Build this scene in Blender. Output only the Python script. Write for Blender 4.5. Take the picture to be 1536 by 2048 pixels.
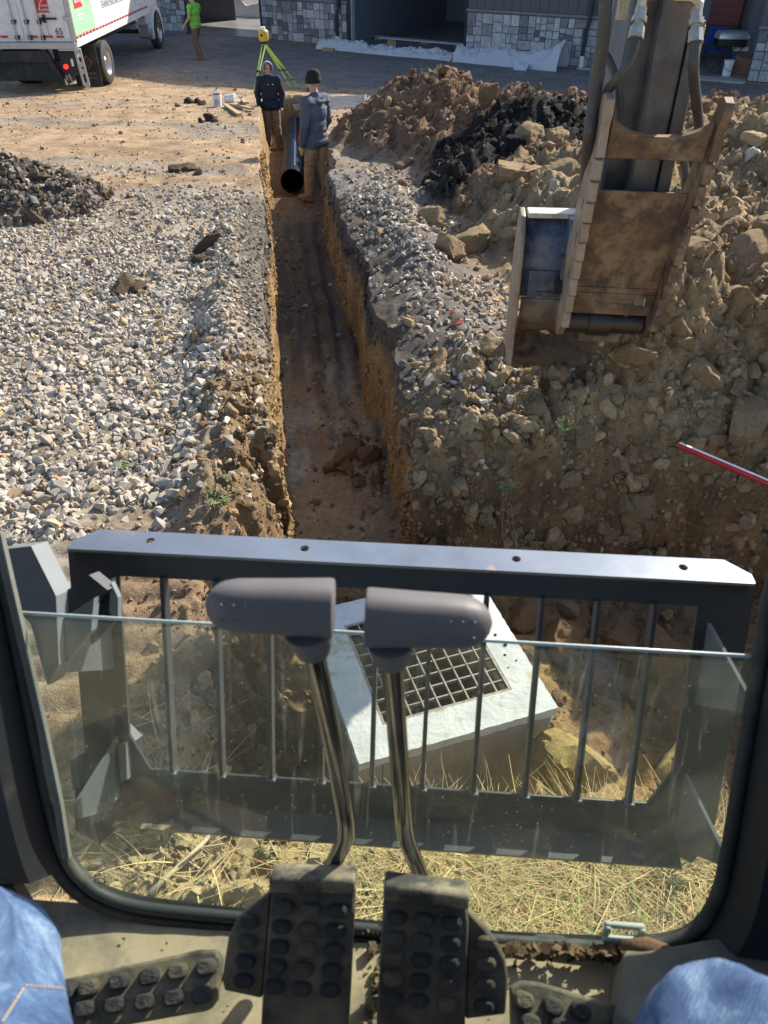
import bpy, bmesh, math, random
import numpy as np
from mathutils import Vector, Matrix, Euler
R = math.radians
random.seed(11)
scene = bpy.context.scene
for o in list(bpy.data.objects):
    bpy.data.objects.remove(o)

# ------------------------------------------------------------------ camera
CAM_Z, PITCH, FPX = 2.9, 38.5, 1538.0
cd = bpy.data.cameras.new('camera')
cam = bpy.data.objects.new('camera', cd)
scene.collection.objects.link(cam)
cam.location = (0, 0, CAM_Z)
cam.rotation_euler = (R(90 - PITCH), 0, 0)
cd.sensor_fit = 'VERTICAL'
cd.sensor_height = 24.0
cd.lens = 24.0 * FPX / 2048.0
cd.clip_start = 0.02
cd.clip_end = 1500
cd.dof.use_dof = True
cd.dof.focus_distance = 5.0
cd.dof.aperture_fstop = 6.5
scene.camera = cam

# ------------------------------------------------------------------ light
SUN_EL, SUN_AZ = 35.0, 46.0        # azimuth: degrees from +X towards +Y
world = bpy.data.worlds.new('World')
scene.world = world
world.use_nodes = True
nt = world.node_tree
bg = nt.nodes['Background']
sky = nt.nodes.new('ShaderNodeTexSky')
sky.sky_type = 'NISHITA'
sky.sun_disc = False
sky.sun_elevation = R(SUN_EL)
sky.sun_rotation = R(90 - SUN_AZ)
sky.air_density = 1.0
sky.dust_density = 1.5
nt.links.new(sky.outputs[0], bg.inputs[0])
bg.inputs[1].default_value = 0.125
ld = bpy.data.lights.new('sun', 'SUN')
ld.energy = 5.0
ld.angle = R(0.55)
ld.color = (1.0, 0.92, 0.79)
sun = bpy.data.objects.new('sun', ld)
scene.collection.objects.link(sun)
sdir = Vector((math.cos(R(SUN_EL)) * math.cos(R(SUN_AZ)), math.cos(R(SUN_EL)) * math.sin(R(SUN_AZ)), math.sin(R(SUN_EL))))
sun.rotation_euler = sdir.to_track_quat('Z', 'Y').to_euler()
sun.location = (12, 6, 12)
vs = scene.view_settings
vs.view_transform = 'Standard'
vs.look = 'None'
vs.exposure = 0.74
vs.gamma = 1.0
vs.use_curve_mapping = False

# ------------------------------------------------------------------ helpers
SP, CP = math.sin(R(PITCH)), math.cos(R(PITCH))
def ray(u, v):
    a = (u - 768) / FPX; b = (v - 1024) / FPX
    return Vector((a, CP - b * SP, -(SP + b * CP)))
def P(u, v, t): return Vector((0, 0, CAM_Z)) + ray(u, v) * t           # a point at a distance along the view axis
def G(u, v, z):
    r = ray(u, v); return Vector((0, 0, CAM_Z)) + r * ((z - CAM_Z) / r.z)  # a point at a height
YAW = R(-4.3)                                                           # heading of the machine
def W2E(p):
    c, s = math.cos(-YAW), math.sin(-YAW)
    return Vector((p[0] * c - p[1] * s, p[0] * s + p[1] * c, p[2]))
def PE(u, v, t): return W2E(P(u, v, t))

def link(o):
    scene.collection.objects.link(o); return o
def tag(o, label=None, cat=None, group=None, kind=None):
    if label: o['label'] = label
    if cat: o['category'] = cat
    if group: o['group'] = group
    if kind: o['kind'] = kind
    return o
def thing(name, label, cat, loc, group=None):
    o = link(bpy.data.objects.new(name, None))
    o.empty_display_size = 0.1
    o.location = loc
    return tag(o, label, cat, group)
def attach(o, parent, local=False):
    o.parent = parent
    if not local:
        o.matrix_parent_inverse = parent_world(parent).inverted()
def parent_world(p):
    m = Matrix.LocRotScale(p.location, p.rotation_euler, p.scale)
    if p.parent is not None:
        m = parent_world(p.parent) @ p.matrix_parent_inverse @ m
    return m

class MB:
    """collects shapes, then links them as ONE mesh object"""
    def __init__(s): s.v = []; s.f = []
    def add(s, vs, fs):
        n = len(s.v)
        s.v += [tuple(p) for p in vs]
        s.f += [tuple(i + n for i in f) for f in fs]
        return s
    def box(s, c, d, rot=None):
        x, y, z = d[0] / 2, d[1] / 2, d[2] / 2
        vs = [Vector(p) for p in ((-x,-y,-z),(x,-y,-z),(x,y,-z),(-x,y,-z),(-x,-y,z),(x,-y,z),(x,y,z),(-x,y,z))]
        if rot is not None:
            m = rot if isinstance(rot, Matrix) else Euler(rot).to_matrix()
            vs = [m @ p for p in vs]
        c = Vector(c)
        return s.add([p + c for p in vs], [(0,3,2,1),(4,5,6,7),(0,1,5,4),(1,2,6,5),(2,3,7,6),(3,0,4,7)])
    def span(s, a, b): 
        return s.box([(a[i] + b[i]) / 2 for i in range(3)], [abs(b[i] - a[i]) for i in range(3)])
    def bar(s, p0, p1, w, h, up=(0, 0, 1)):
        p0, p1 = Vector(p0), Vector(p1); d = p1 - p0; L = d.length; d.normalize()
        x = d.cross(Vector(up)); 
        if x.length < 1e-4: x = d.cross(Vector((0, 1, 0)))
        x.normalize(); z = x.cross(d)
        m = Matrix((x, d, z)).transposed()
        return s.box((p0 + p1) / 2, (w, L, h), m)
    def tube(s, pts, r, n=12, cap=True):
        pts = [Vector(p) for p in pts]; N = len(pts)
        rr = r if isinstance(r, (list, tuple)) else [r] * N
        rings = []; prev = None
        for i in range(N):
            t = (pts[min(i + 1, N - 1)] - pts[max(i - 1, 0)]).normalized()
            if prev is None:
                a = t.cross(Vector((0, 0, 1)))
                if a.length < 1e-3: a = t.cross(Vector((1, 0, 0)))
            else:
                a = prev - t * prev.dot(t)
            a.normalize(); prev = a; b = t.cross(a)
            rings.append([pts[i] + (a * math.cos(2 * math.pi * k / n) + b * math.sin(2 * math.pi * k / n)) * rr[i] for k in range(n)])
        vs = [p for g in rings for p in g]; fs = []
        for i in range(N - 1):
            for k in range(n):
                k2 = (k + 1) % n
                fs.append((i * n + k, i * n + k2, (i + 1) * n + k2, (i + 1) * n + k))
        if cap:
            fs.append(tuple(range(n - 1, -1, -1))); fs.append(tuple((N - 1) * n + k for k in range(n)))
        return s.add(vs, fs)
    def prism(s, poly, fn, lo, hi):
        """poly: 2-D outline; fn(a, b, c) -> 3-D point; extruded along c"""
        n = len(poly)
        vs = [fn(a, b, lo) for a, b in poly] + [fn(a, b, hi) for a, b in poly]
        fs = [tuple(range(n - 1, -1, -1)), tuple(range(n, 2 * n))]
        fs += [(i, (i + 1) % n, n + (i + 1) % n, n + i) for i in range(n)]
        return s.add(vs, fs)
    def strip(s, A, B):
        n = len(A); return s.add(list(A) + list(B), [(i, i + 1, n + i + 1, n + i) for i in range(n - 1)])
    def build(s, name, m, parent=None, smooth=False, bevel=0.0, seg=2, local=False, kind=None, fixn=True):
        me = bpy.data.meshes.new(name)
        me.from_pydata(s.v, [], s.f)
        if fixn:
            bm = bmesh.new(); bm.from_mesh(me)
            bmesh.ops.recalc_face_normals(bm, faces=bm.faces); bm.to_mesh(me); bm.free()
        o = link(bpy.data.objects.new(name, me))
        for mm in (m if isinstance(m, (list, tuple)) else [m]): me.materials.append(mm)
        if smooth: me.shade_smooth()
        else: me.shade_flat()
        if smooth == 'auto':
            me.shade_smooth(); 
            me.set_sharp_from_angle(angle=R(35))
        if bevel:
            b = o.modifiers.new('bevel', 'BEVEL'); b.width = bevel; b.segments = seg; b.limit_method = 'ANGLE'; b.angle_limit = R(40)
            me.shade_smooth(); me.set_sharp_from_angle(angle=R(50))
        if parent: attach(o, parent, local)
        if kind: o['kind'] = kind
        return o

def inst(name, me, parent, loc, rot=(0, 0, 0), scl=(1, 1, 1), local=False):
    o = link(bpy.data.objects.new(name, me))
    o.location = loc; o.rotation_euler = rot; o.scale = scl
    if parent: attach(o, parent, local)
    return o

# ------------------------------------------------------------------ materials
def nodes(m):
    m.use_nodes = True
    t = m.node_tree; b = t.nodes['Principled BSDF']
    return t, b
def noise(t, scale, detail=4, rough=0.6, vec=None, dist=0.0):
    n = t.nodes.new('ShaderNodeTexNoise'); n.inputs['Scale'].default_value = scale
    n.inputs['Detail'].default_value = detail; n.inputs['Roughness'].default_value = rough
    n.inputs['Distortion'].default_value = dist
    if vec is not None: t.links.new(vec, n.inputs['Vector'])
    return n
def ramp(t, fac, stops):
    r = t.nodes.new('ShaderNodeValToRGB')
    el = r.color_ramp.elements
    while len(el) < len(stops): el.new(0.5)
    for e, (p, c) in zip(el, stops):
        e.position = p; e.color = (c[0], c[1], c[2], 1) if len(c) == 3 else c
    t.links.new(fac, r.inputs[0])
    return r
def mix(t, fac, a, b, mode='MIX'):
    m = t.nodes.new('ShaderNodeMix'); m.data_type = 'RGBA'; m.blend_type = mode
    for sock, val in ((m.inputs[0], fac), (m.inputs[6], a), (m.inputs[7], b)):
        if isinstance(val, (int, float)): sock.default_value = val
        elif isinstance(val, (tuple, list)): sock.default_value = (val[0], val[1], val[2], 1)
        else: t.links.new(val, sock)
    return m.outputs[2]
def bump(t, b, h, strength, dist=0.01):
    n = t.nodes.new('ShaderNodeBump'); n.inputs['Strength'].default_value = strength; n.inputs['Distance'].default_value = dist
    t.links.new(h, n.inputs['Height']); t.links.new(n.outputs[0], b.inputs['Normal']); return n
def mk(name, col, rough=0.6, metal=0.0, col2=None, scale=6.0, lo=0.42, hi=0.62, bmp=0.0, bscale=60.0, bdist=0.004, dirt=None, dscale=9.0, dlo=0.5, dhi=0.62, spec=None, coat=0):
    m = bpy.data.materials.new(name); t, b = nodes(m)
    tc = t.nodes.new('ShaderNodeTexCoord').outputs['Object']
    b.inputs['Roughness'].default_value = rough; b.inputs['Metallic'].default_value = metal
    if spec is not None: b.inputs['Specular IOR Level'].default_value = spec
    if coat: b.inputs['Coat Weight'].default_value = coat
    c = None
    if col2 is not None:
        c = ramp(t, noise(t, scale, 6, 0.65, tc).outputs[0], [(lo, col), (hi, col2)]).outputs[0]
    else:
        c = ramp(t, noise(t, scale, 4, 0.6, tc).outputs[0], [(0.3, [x * 0.88 for x in col]), (0.7, [min(1, x * 1.1) for x in col])]).outputs[0]
    if dirt is not None:
        f = ramp(t, noise(t, dscale, 8, 0.7, tc).outputs[0], [(dlo, (0, 0, 0)), (dhi, (1, 1, 1))]).outputs[0]
        c = mix(t, f, c, dirt)
        rr = t.nodes.new('ShaderNodeMapRange'); rr.inputs[3].default_value = rough; rr.inputs[4].default_value = 0.95
        t.links.new(f, rr.inputs[0]); t.links.new(rr.outputs[0], b.inputs['Roughness'])
    t.links.new(c, b.inputs['Base Color'])
    if bmp: bump(t, b, noise(t, bscale, 6, 0.65, tc).outputs[0], bmp, bdist)
    return m
def vcol_mat(name, bs=(18, 90), bst=(0.5, 0.5), var=0.35, rough=0.95, vs_=(3.0, 40.0)):
    m = bpy.data.materials.new(name); t, b = nodes(m)
    tc = t.nodes.new('ShaderNodeTexCoord').outputs['Object']
    a = t.nodes.new('ShaderNodeAttribute'); a.attribute_name = 'Col'
    n1 = noise(t, vs_[0], 6, 0.7, tc); n2 = noise(t, vs_[1], 5, 0.7, tc)
    r1 = ramp(t, n1.outputs[0], [(0.3, [1 - var] * 3), (0.7, [1 + var] * 3)])
    r2 = ramp(t, n2.outputs[0], [(0.3, [1 - var] * 3), (0.7, [1 + var] * 3)])
    c = mix(t, 1.0, a.outputs[0], r1.outputs[0], 'MULTIPLY'); c = mix(t, 1.0, c, r2.outputs[0], 'MULTIPLY')
    t.links.new(c, b.inputs['Base Color']); b.inputs['Roughness'].default_value = rough
    b.inputs['Specular IOR Level'].default_value = 0.2
    h1 = noise(t, bs[0], 8, 0.7, tc); h2 = noise(t, bs[1], 4, 0.6, tc)
    ad = t.nodes.new('ShaderNodeMath'); ad.operation = 'ADD'; mu = t.nodes.new('ShaderNodeMath'); mu.operation = 'MULTIPLY'; mu.inputs[1].default_value = 0.4
    t.links.new(h2.outputs[0], mu.inputs[0]); t.links.new(h1.outputs[0], ad.inputs[0]); t.links.new(mu.outputs[0], ad.inputs[1])
    bump(t, b, ad.outputs[0], bst[0], 0.03)
    return m
def obj_random_mat(name, stops, rough=0.85, bmp=0.4, bscale=14, vein=None):
    m = bpy.data.materials.new(name); t, b = nodes(m)
    tc = t.nodes.new('ShaderNodeTexCoord').outputs['Generated']
    oi = t.nodes.new('ShaderNodeObjectInfo')
    ad = t.nodes.new('ShaderNodeVectorMath'); ad.operation = 'ADD'
    t.links.new(tc, ad.inputs[0]); 
    mu = t.nodes.new('ShaderNodeMath'); mu.operation = 'MULTIPLY'; mu.inputs[1].default_value = 37.0
    t.links.new(oi.outputs['Random'], mu.inputs[0]); t.links.new(mu.outputs[0], ad.inputs[1])
    c = ramp(t, oi.outputs['Random'], stops).outputs[0]
    n = noise(t, 2.2, 6, 0.65, ad.outputs[0], 0.8)
    f = ramp(t, n.outputs[0], [(0.3, (0.62, 0.62, 0.64)), (0.7, (1.25, 1.25, 1.25))]).outputs[0]
    c = mix(t, 1.0, c, f, 'MULTIPLY')
    t.links.new(c, b.inputs['Base Color']); b.inputs['Roughness'].default_value = rough
    bump(t, b, n.outputs[0], bmp, 0.02)
    return m

# ------------------------------------------------------------------ numpy noise
_T = np.random.RandomState(7).rand(256, 256)
def vn(x, y, s=0):
    x = np.asarray(x, float) + s * 17.13 + 1000; y = np.asarray(y, float) + s * 9.71 + 1000
    xi = np.floor(x).astype(int); yi = np.floor(y).astype(int)
    fx = x - xi; fy = y - yi
    fx = fx * fx * (3 - 2 * fx); fy = fy * fy * (3 - 2 * fy)
    a = _T[xi & 255, yi & 255]; b = _T[(xi + 1) & 255, yi & 255]
    c = _T[xi & 255, (yi + 1) & 255]; d = _T[(xi + 1) & 255, (yi + 1) & 255]
    return (a * (1 - fx) + b * fx) * (1 - fy) + (c * (1 - fx) + d * fx) * fy
def fbm(x, y, o=4, s=0):
    r = 0; a = 0.5
    for i in range(o):
        r = r + a * (vn(x * 2 ** i, y * 2 ** i, s + i) - 0.5); a *= 0.5
    return r
def sst(a, b, x):
    t = np.clip((x - a) / (b - a), 0, 1); return t * t * (3 - 2 * t)

# ------------------------------------------------------------------ the lie of the land
def xl(y):
    return -0.80 - 0.1345 * (y - 4.9) + 0.07 * (vn(y * 1.3, 0 * y, 3) - 0.5) + 0.03 * (vn(y * 5, 0 * y, 4) - 0.5)
def xr(y):
    return 0.13 - 0.150 * (y - 4.9) + 0.09 * (vn(y * 1.1, 0 * y, 5) - 0.5) + 0.04 * (vn(y * 5, 0 * y, 6) - 0.5) + 0.17 * sst(10.5, 12.5, y) + 0.08 * sst(13, 18, y)
TR_END = 21.4
PILES = [  # cx, cy, rx, ry, h
    (0.85, 13.4, 1.75, 1.9, 0.95), (2.0, 11.6, 1.6, 1.7, 0.92), (1.35, 9.9, 1.1, 1.4, 0.55), (3.1, 10.3, 1.6, 1.6, 0.85),
    (4.0, 9.0, 1.7, 1.7, 1.02), (2.6, 8.3, 1.5, 1.6, 0.6), (4.3, 7.2, 1.7, 1.6, 0.9), (3.1, 6.3, 1.4, 1.2, 0.62),
    (4.2, 5.3, 1.8, 1.2, 0.55), (2.05, 5.55, 0.9, 0.75, 0.42), (5.6, 7.6, 2.0, 2.5, 0.8), (4.1, 5.3, 1.45, 1.25, 0.72)]  # last pile is added out of view to cast shade into the pit
def base_z(x, y):
    z = np.interp(y, [-50, 9, 12.8, 16, 19, 22, 23.8, 30, 46, 62, 110, 400], [0, 0, -0.06, -0.34, -0.68, -0.94, -1.1, -1.1, -1.1, 1.6, 9, 14])
    return z
def pile_z(x, y):
    z = np.zeros_like(x)
    wx = x + 0.5 * fbm(x * 1.1, y * 1.1, 3, 21); wy = y + 0.5 * fbm(x * 1.1, y * 1.1, 3, 27)
    for cx, cy, rx, ry, h in PILES:
        d = np.sqrt(((wx - cx) / rx) ** 2 + ((wy - cy) / ry) ** 2)
        z = np.maximum(z, h * np.clip(1 - d ** 1.35, 0, 1))
    e = wx - (1.0 - (wy - 6.8) * .205)
    z = np.maximum(z, .58 * sst(0, 1.25, e) * sst(5.3, 6.4, wy) * sst(14.6, 12.8, wy) * sst(7.5, 5.5, wx))
    return z
def heap_z(x, y):
    d = np.sqrt(((x + 4.6) / 1.3) ** 2 + ((y - 9.75) / 1.0) ** 2) + 0.35 * fbm(x * 1.5, y * 1.5, 3, 31)
    return 0.48 * np.clip(1 - d ** 1.4, 0, 1)
def pit_sd(x, y):
    wob = 0.34 * fbm(x * 1.6, y * 1.6, 3, 41) + .20 * fbm(x * 5, y * 5, 4, 42)
    far = 4.32 + 0.05 * np.clip(x, 0, 4) + 0.5 * fbm(x * 0.9, 0 * x, 3, 43)
    lf = -0.80 - 0.12 * (vn(y * 2, 0 * y, 45) - 0.5)
    return np.maximum.reduce([lf - x, x - 4.6, y - far]) + wob * 0.55
def near_ramp(x, y):      # pit floor rises towards the machine
    return 1 - sst(1.45, 2.25, y + 0.25 * fbm(x * 2, y * 2, 3, 47))
def zfloor(y): return np.interp(y, [3, 12.8, 19.1, 22], [-0.92, -0.87, -1.58, -1.78])
def height(x, y, full=False):
    x = np.asarray(x, float); y = np.asarray(y, float)
    zb = base_z(x, y)
    L, Rr = xl(y), xr(y)
    pz = pile_z(x, y)
    near = sst(30, 14, y)
    z = zb + 0.10 * fbm(x * 0.6, y * 0.6, 3, 1) * near + 0.05 * fbm(x * 4, y * 4, 4, 2) * near + .10 * (np.abs(fbm(x * .7, y * 1.6, 4, 6)) - .1) * sst(9, 13, y) * sst(30, 24, y) + 0.02 * fbm(x * 14, y * 14, 3, 8) * sst(14, 8, y)
    rg = 1 - np.abs(2 * vn(x * 3.2, y * 3.2, 51) - 1); rg2 = 1 - np.abs(2 * vn(x * 8, y * 8, 53) - 1); rg3 = (1 - np.abs(2 * vn(x * 13 + 2 * rg, y * 13, 55) - 1)) * sst(16, 9, y)
    z = z + pz + sst(0.0, 0.25, pz) * (0.20 * (rg - 0.5) + 0.13 * (rg2 - 0.5) + .10 * (rg3 - .5) + 0.07 * fbm(x * 18, y * 18, 2, 57))
    hz = heap_z(x, y); z = z + hz + sst(0, 0.2, hz) * 0.10 * (rg2 - 0.5)
    # low windrow along the left edge and spill along the right edge of the trench
    bl = np.exp(-((x - (L - 0.40)) / 0.20) ** 2) * sst(2.6, 4.5, y) * sst(10.5, 7.5, y) * (0.04 + 0.24 * vn(x * 1.8, y * 1.6, 61) + .06 * (rg2 - .5))
    z = z + bl + (0.09 * (rg2 - 0.5) + .07 * (rg3 - .5)) * np.exp(-((x - (L - 0.22)) / 0.25) ** 2) * sst(6.5, 4.5, y)
    br = np.exp(-((x - (Rr + 0.55)) / 0.45) ** 2) * sst(4.5, 6, y) * sst(12, 9, y) * (0.10 + 0.20 * vn(x * 1.5, y * 1.5, 63) + .06 * (rg2 - .5))
    z = z + br
    # broken lip round the far side of the pit
    lip = np.exp(-((y - (4.95 + 0.08 * x)) / 0.5) ** 2) * sst(0.1, 0.7, x) * sst(5, 4.4, x)
    z = z + lip * (0.10 + .20 * sst(.9, 2.2, x) + 0.20 * rg + 0.16 * (rg2 - 0.4) + .10 * (rg3 - .4))
    # track marks left of the pit
    tm = sst(-2.3, -1.9, x) * sst(-0.75, -0.95, x) * sst(3.7, 3.3, y) * sst(0.9, 1.2, y)
    z = z + tm * 0.035 * (np.abs(np.sin((y + 0.05 * fbm(x * 3, y * 3, 2, 65)) * math.pi / 0.17)) - 0.5)
    # carve
    jig = 0.22 * fbm(x * 1.8, y * 2.6, 4, 67) + .05 * fbm(x * 9, y * 9, 2, 69)
    sd = np.maximum.reduce([L - x, x - Rr, y - TR_END, 3.2 - y]) + np.where(x > (L + Rr) / 2, jig * .9, jig * .35)
    wt = sst(0.06, -0.06, sd)
    s = (x - L) / (Rr - L)
    gro = (.006 + 0.028 * vn(x * 2, y * 1.5, 72)) * np.sin(s * math.pi * 9 + 2 * vn(y * 0.8, 0 * y, 71)) * sst(4.8, 6, y) * sst(13, 10, y)
    fl = zfloor(y) + gro + 0.09 * fbm(x * 2.2, y * 2.2, 4, 73) + 0.055 * fbm(x * 9, y * 9, 3, 75)
    fl = fl + 0.14 * np.exp(-(((x - Rr + 0.18) / 0.22) ** 2 + ((y - 5.35) / 0.45) ** 2))   # slump
    sp = pit_sd(x, y)
    wp = sst(0.16, -0.24, sp + 0.06 * (rg2 - 0.5))
    pf = -0.92 - .30 * sst(.8, 1.8, x) + 0.10 * fbm(x * 2.5, y * 2.5, 4, 77) + 0.07 * (rg2 - 0.5)
    ramp_ = near_ramp(x, y)
    pf = pf * (1 - ramp_) + ramp_ * (z - 0.02)
    zt = z * (1 - wt) + fl * wt
    zp = z * (1 - wp) + pf * wp
    zz = np.minimum(zt, zp) + 4 * wp * (1 - wp) * (.16 * (rg2 - .5) + .10 * (rg3 - .5)) * (1 - ramp_)
    if full:
        return zz, dict(L=L, R=Rr, wt=wt, wp=wp, pz=pz, hz=hz, s=s, sd=sd, z0=z, ramp=ramp_, sp=sp)
    return zz
def H(x, y): return float(height(np.array([x]), np.array([y]))[0])

def C3(*c): return np.array(c, float)
TAN, OCH, GRY = C3(.40, .285, .175), C3(.38, .255, .125), C3(.25, .225, .195)
def lerp(a, b, f):
    f = np.asarray(f)[..., None]; return a * (1 - f) + b * f
def soil_zone(x, y):
    """colour of the spoil by place: red-brown far heap, black seam across the middle, tan clay near and right"""
    n = fbm(x * 1.3, y * 1.3, 3, 81)
    c = np.tile(C3(.20, .13, .082), x.shape + (1,))
    tanf = sst(-0.5, 0.6, (x - 1.4) * 0.55 - (y - 9.6) * 0.75 + 2.2 * n)
    c = lerp(c, C3(.33, .245, .145), tanf)
    d = (x - 1.9) * 0.72 - (y - 10.6) * 0.69 * -1
    line = (y - 10.65) - 0.62 * (x - 1.75)
    blk = np.exp(-(line / 1.0) ** 2 + 0 * x) * sst(0.1, 0.7, x) * sst(4.0, 3.2, x)
    blk = sst(0.30, 0.46, blk + 0.8 * n)
    return lerp(c, C3(.022, .020, .019), np.clip(blk, 0, 1))
def ground_colour(x, y, z, q):
    n = fbm(x * 0.9, y * 0.9, 4, 91); n2 = fbm(x * 3.5, y * 3.5, 4, 93)
    c = np.tile(TAN, x.shape + (1,))
    c = lerp(c, C3(.29, .20, .125), sst(-.05, .2, n2 + 0.4 * n))
    c = lerp(c, GRY, sst(.02, .16, fbm(x * 0.5, y * 1.8, 4, 95)) * 0.8)
    # the drive before the shed, the shed's shadow painted into its grey
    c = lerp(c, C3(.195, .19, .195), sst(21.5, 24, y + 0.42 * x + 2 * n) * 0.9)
    grav = sst(11.6, 8.6, y + 2.5 * n) * (x < 0)
    c = lerp(c, lerp(np.tile(C3(.38, .33, .255), x.shape + (1,)), C3(.26, .215, .16), sst(-.1, .1, n2)), grav)
    edge = np.exp(-((x - q['L'] + 0.12) / 0.3) ** 2) * sst(6.4, 4.6, y) * (x < q['L'] + .1)
    c = lerp(c, C3(.24, .165, .095), np.clip(edge * 1.4, 0, 1))
    tm = sst(-1.9, -1.4, x) * (x < -0.6) * sst(3.9, 3.2, y)
    c = lerp(c, C3(.26, .18, .11), tm)
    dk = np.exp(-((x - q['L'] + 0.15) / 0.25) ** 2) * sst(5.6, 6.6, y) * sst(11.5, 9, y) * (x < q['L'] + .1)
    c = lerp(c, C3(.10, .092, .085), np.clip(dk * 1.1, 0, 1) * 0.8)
    rb = sst(1.5, 0.9, x - q['R']) * sst(4.8, 5.8, y) * sst(12.6, 10.5, y + 2 * n) * (x > q['R'] - .1)
    c = lerp(c, C3(.20, .18, .16), rb)
    rn = sst(0.75, 0.2, x - q['R'] + .5 * n2) * sst(4.0, 5.0, y) * sst(10.5, 8.5, y) * (x > q['R'] - .1)
    c = lerp(c, C3(.10, .082, .066), rn * 0.85)
    so = soil_zone(x, y)
    c = lerp(c, so, sst(0.03, 0.12, q['pz']))
    c = lerp(c, C3(.09, .078, .068), sst(0.05, 0.2, q['hz']))
    nearr = sst(5.6, 5.1, y) * sst(0.15, 0.5, x)
    c = lerp(c, C3(.32, .235, .14), nearr)
    # trench
    depth = np.clip(q['z0'] - z, 0, 2)
    wall = sst(0.02, 0.12, depth) 
    wc = np.tile(OCH, x.shape + (1,))
    wc = lerp(wc, C3(.29, .185, .09), sst(-.1, .15, fbm(y * 3, z * 9, 3, 97)))
    top = sst(0.34, 0.18, depth + 0.25 * n2) * sst(5.2, 6.4, y) * sst(12.2, 10.5, y)
    wc = lerp(wc, C3(.075, .067, .06), top)
    c = lerp(c, wc, wall * sst(0.0, 0.3, q['wt']))
    fl = sst(.9, .985, q['wt'])
    fc = np.tile(C3(.32, .235, .145), x.shape + (1,))
    fc = lerp(fc, C3(.36, .31, .24), sst(.05, .16, fbm(x * 2.2, y * 1.2, 3, 99)) * sst(8, 7, y))
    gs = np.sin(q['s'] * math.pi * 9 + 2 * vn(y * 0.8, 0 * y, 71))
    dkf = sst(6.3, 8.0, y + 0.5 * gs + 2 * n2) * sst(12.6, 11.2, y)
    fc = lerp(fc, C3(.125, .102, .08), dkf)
    fc = lerp(fc, C3(.23, .145, .08), sst(11.8, 12.6, y))
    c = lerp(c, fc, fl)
    # pit
    pc = np.tile(C3(.22, .145, .078), x.shape + (1,))
    pc = lerp(pc, C3(.13, .085, .05), sst(.0, .18, fbm(x * 2.5, z * 6 + y * 2.5, 4, 101)))
    pc = lerp(pc, C3(.30, .19, .085), sst(.05, .2, fbm(x * 1.2, z * 3, 3, 103)) * sst(0.3, 0.8, depth))
    pw = sst(0.05, 0.5, q['wp']) * (1 - q['ramp'])
    c = lerp(c, pc, pw)
    # strawy verge under the machine
    ve = q['ramp'] * sst(2.4, 2.0, y)
    c = lerp(c, C3(.42, .32, .165), ve)
    c = lerp(c, C3(.20, .15, .10), sst(44, 50, y))
    return np.clip(c, 0.005, 0.9)

def fast_mesh(name, V, F, nper, cols=None, smooth=False):
    me = bpy.data.meshes.new(name)
    nf = len(F)
    me.vertices.add(len(V)); me.vertices.foreach_set('co', np.ascontiguousarray(V, np.float32).ravel())
    me.loops.add(nf * nper); me.loops.foreach_set('vertex_index', np.ascontiguousarray(F, np.int32).ravel())
    me.polygons.add(nf); me.polygons.foreach_set('loop_start', np.arange(nf, dtype=np.int32) * nper)
    me.update(calc_edges=True)
    if cols is not None:
        a = me.attributes.new('Col', 'FLOAT_COLOR', 'POINT')
        rgba = np.ones((len(V), 4), np.float32); rgba[:, :3] = cols
        a.data.foreach_set('color', rgba.ravel())
    if smooth: me.shade_smooth()
    else: me.shade_flat()
    return me

def build_ground():
    rows = np.concatenate([np.arange(-40, -2, 6), np.arange(-2, 1.0, .25), np.arange(1.0, 5.2, .022), np.arange(5.2, 9, .034), np.arange(9, 16, .055),
                           np.arange(16, 26, .12), np.arange(26, 46, .5), np.arange(46, 120, 4), np.arange(120, 600, 40)])
    nr = len(rows)
    def seg(a, b, n): return lambda: None
    t = [(40, 2.2), (175, 1.0), (16, 1), (54, 1), (16, 1), (225, 1.0), (40, 2.2)]
    X = []
    for y in rows:
        l, r = float(xl(np.array([y]))[0]), float(xr(np.array([y]))[0])
        yy = min(max(y, 2), 26); wl = -1.1 - 0.52 * yy - 1.0; wr = 0.9 + 0.56 * yy
        if y < 2.2: l, r = -0.75, 0.4
        br = [-700, min(wl, l - .5), l - .075, l + .075, r - .075, r + .075, max(wr, r + .5), 700]
        xs = []
        for i, (n, p) in enumerate(t):
            u = np.arange(n) / n
            if i == 0: u = 1 - (1 - u) ** 3.5
            if i == 6: u = u ** 3.5
            if i == 1: u = 1 - (1 - u) ** 1.25
            if i == 5: u = u ** 1.2
            xs.append(br[i] + (br[i + 1] - br[i]) * u)
        X.append(np.concatenate(xs + [[700.0]]))
    X = np.array(X); nc = X.shape[1]
    Y = np.repeat(rows[:, None], nc, 1)
    Z, q = height(X, Y, True)
    Z = np.where(np.abs(X) > 60, np.maximum(Z, base_z(X, Y)), Z)
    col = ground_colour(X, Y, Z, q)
    # ragged trench walls
    mid = 4 * q['wt'] * (1 - q['wt'])
    sgn = np.where(q['s'] < 0.5, -1, 1)
    X = X + sgn * mid * (0.11 * fbm(Y * 3.5, Z * 4, 4, 111) + 0.04 * fbm(Y * 16, Z * 16, 2, 113))
    V = np.stack([X, Y, Z], -1).reshape(-1, 3)
    idx = np.arange(nr * nc).reshape(nr, nc)
    F = np.stack([idx[:-1, :-1], idx[:-1, 1:], idx[1:, 1:], idx[1:, :-1]], -1).reshape(-1, 4)
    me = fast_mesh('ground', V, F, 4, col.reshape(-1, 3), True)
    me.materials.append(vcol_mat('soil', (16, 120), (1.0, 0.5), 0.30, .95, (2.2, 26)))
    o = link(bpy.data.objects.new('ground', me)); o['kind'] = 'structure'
    return o
build_ground()

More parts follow.
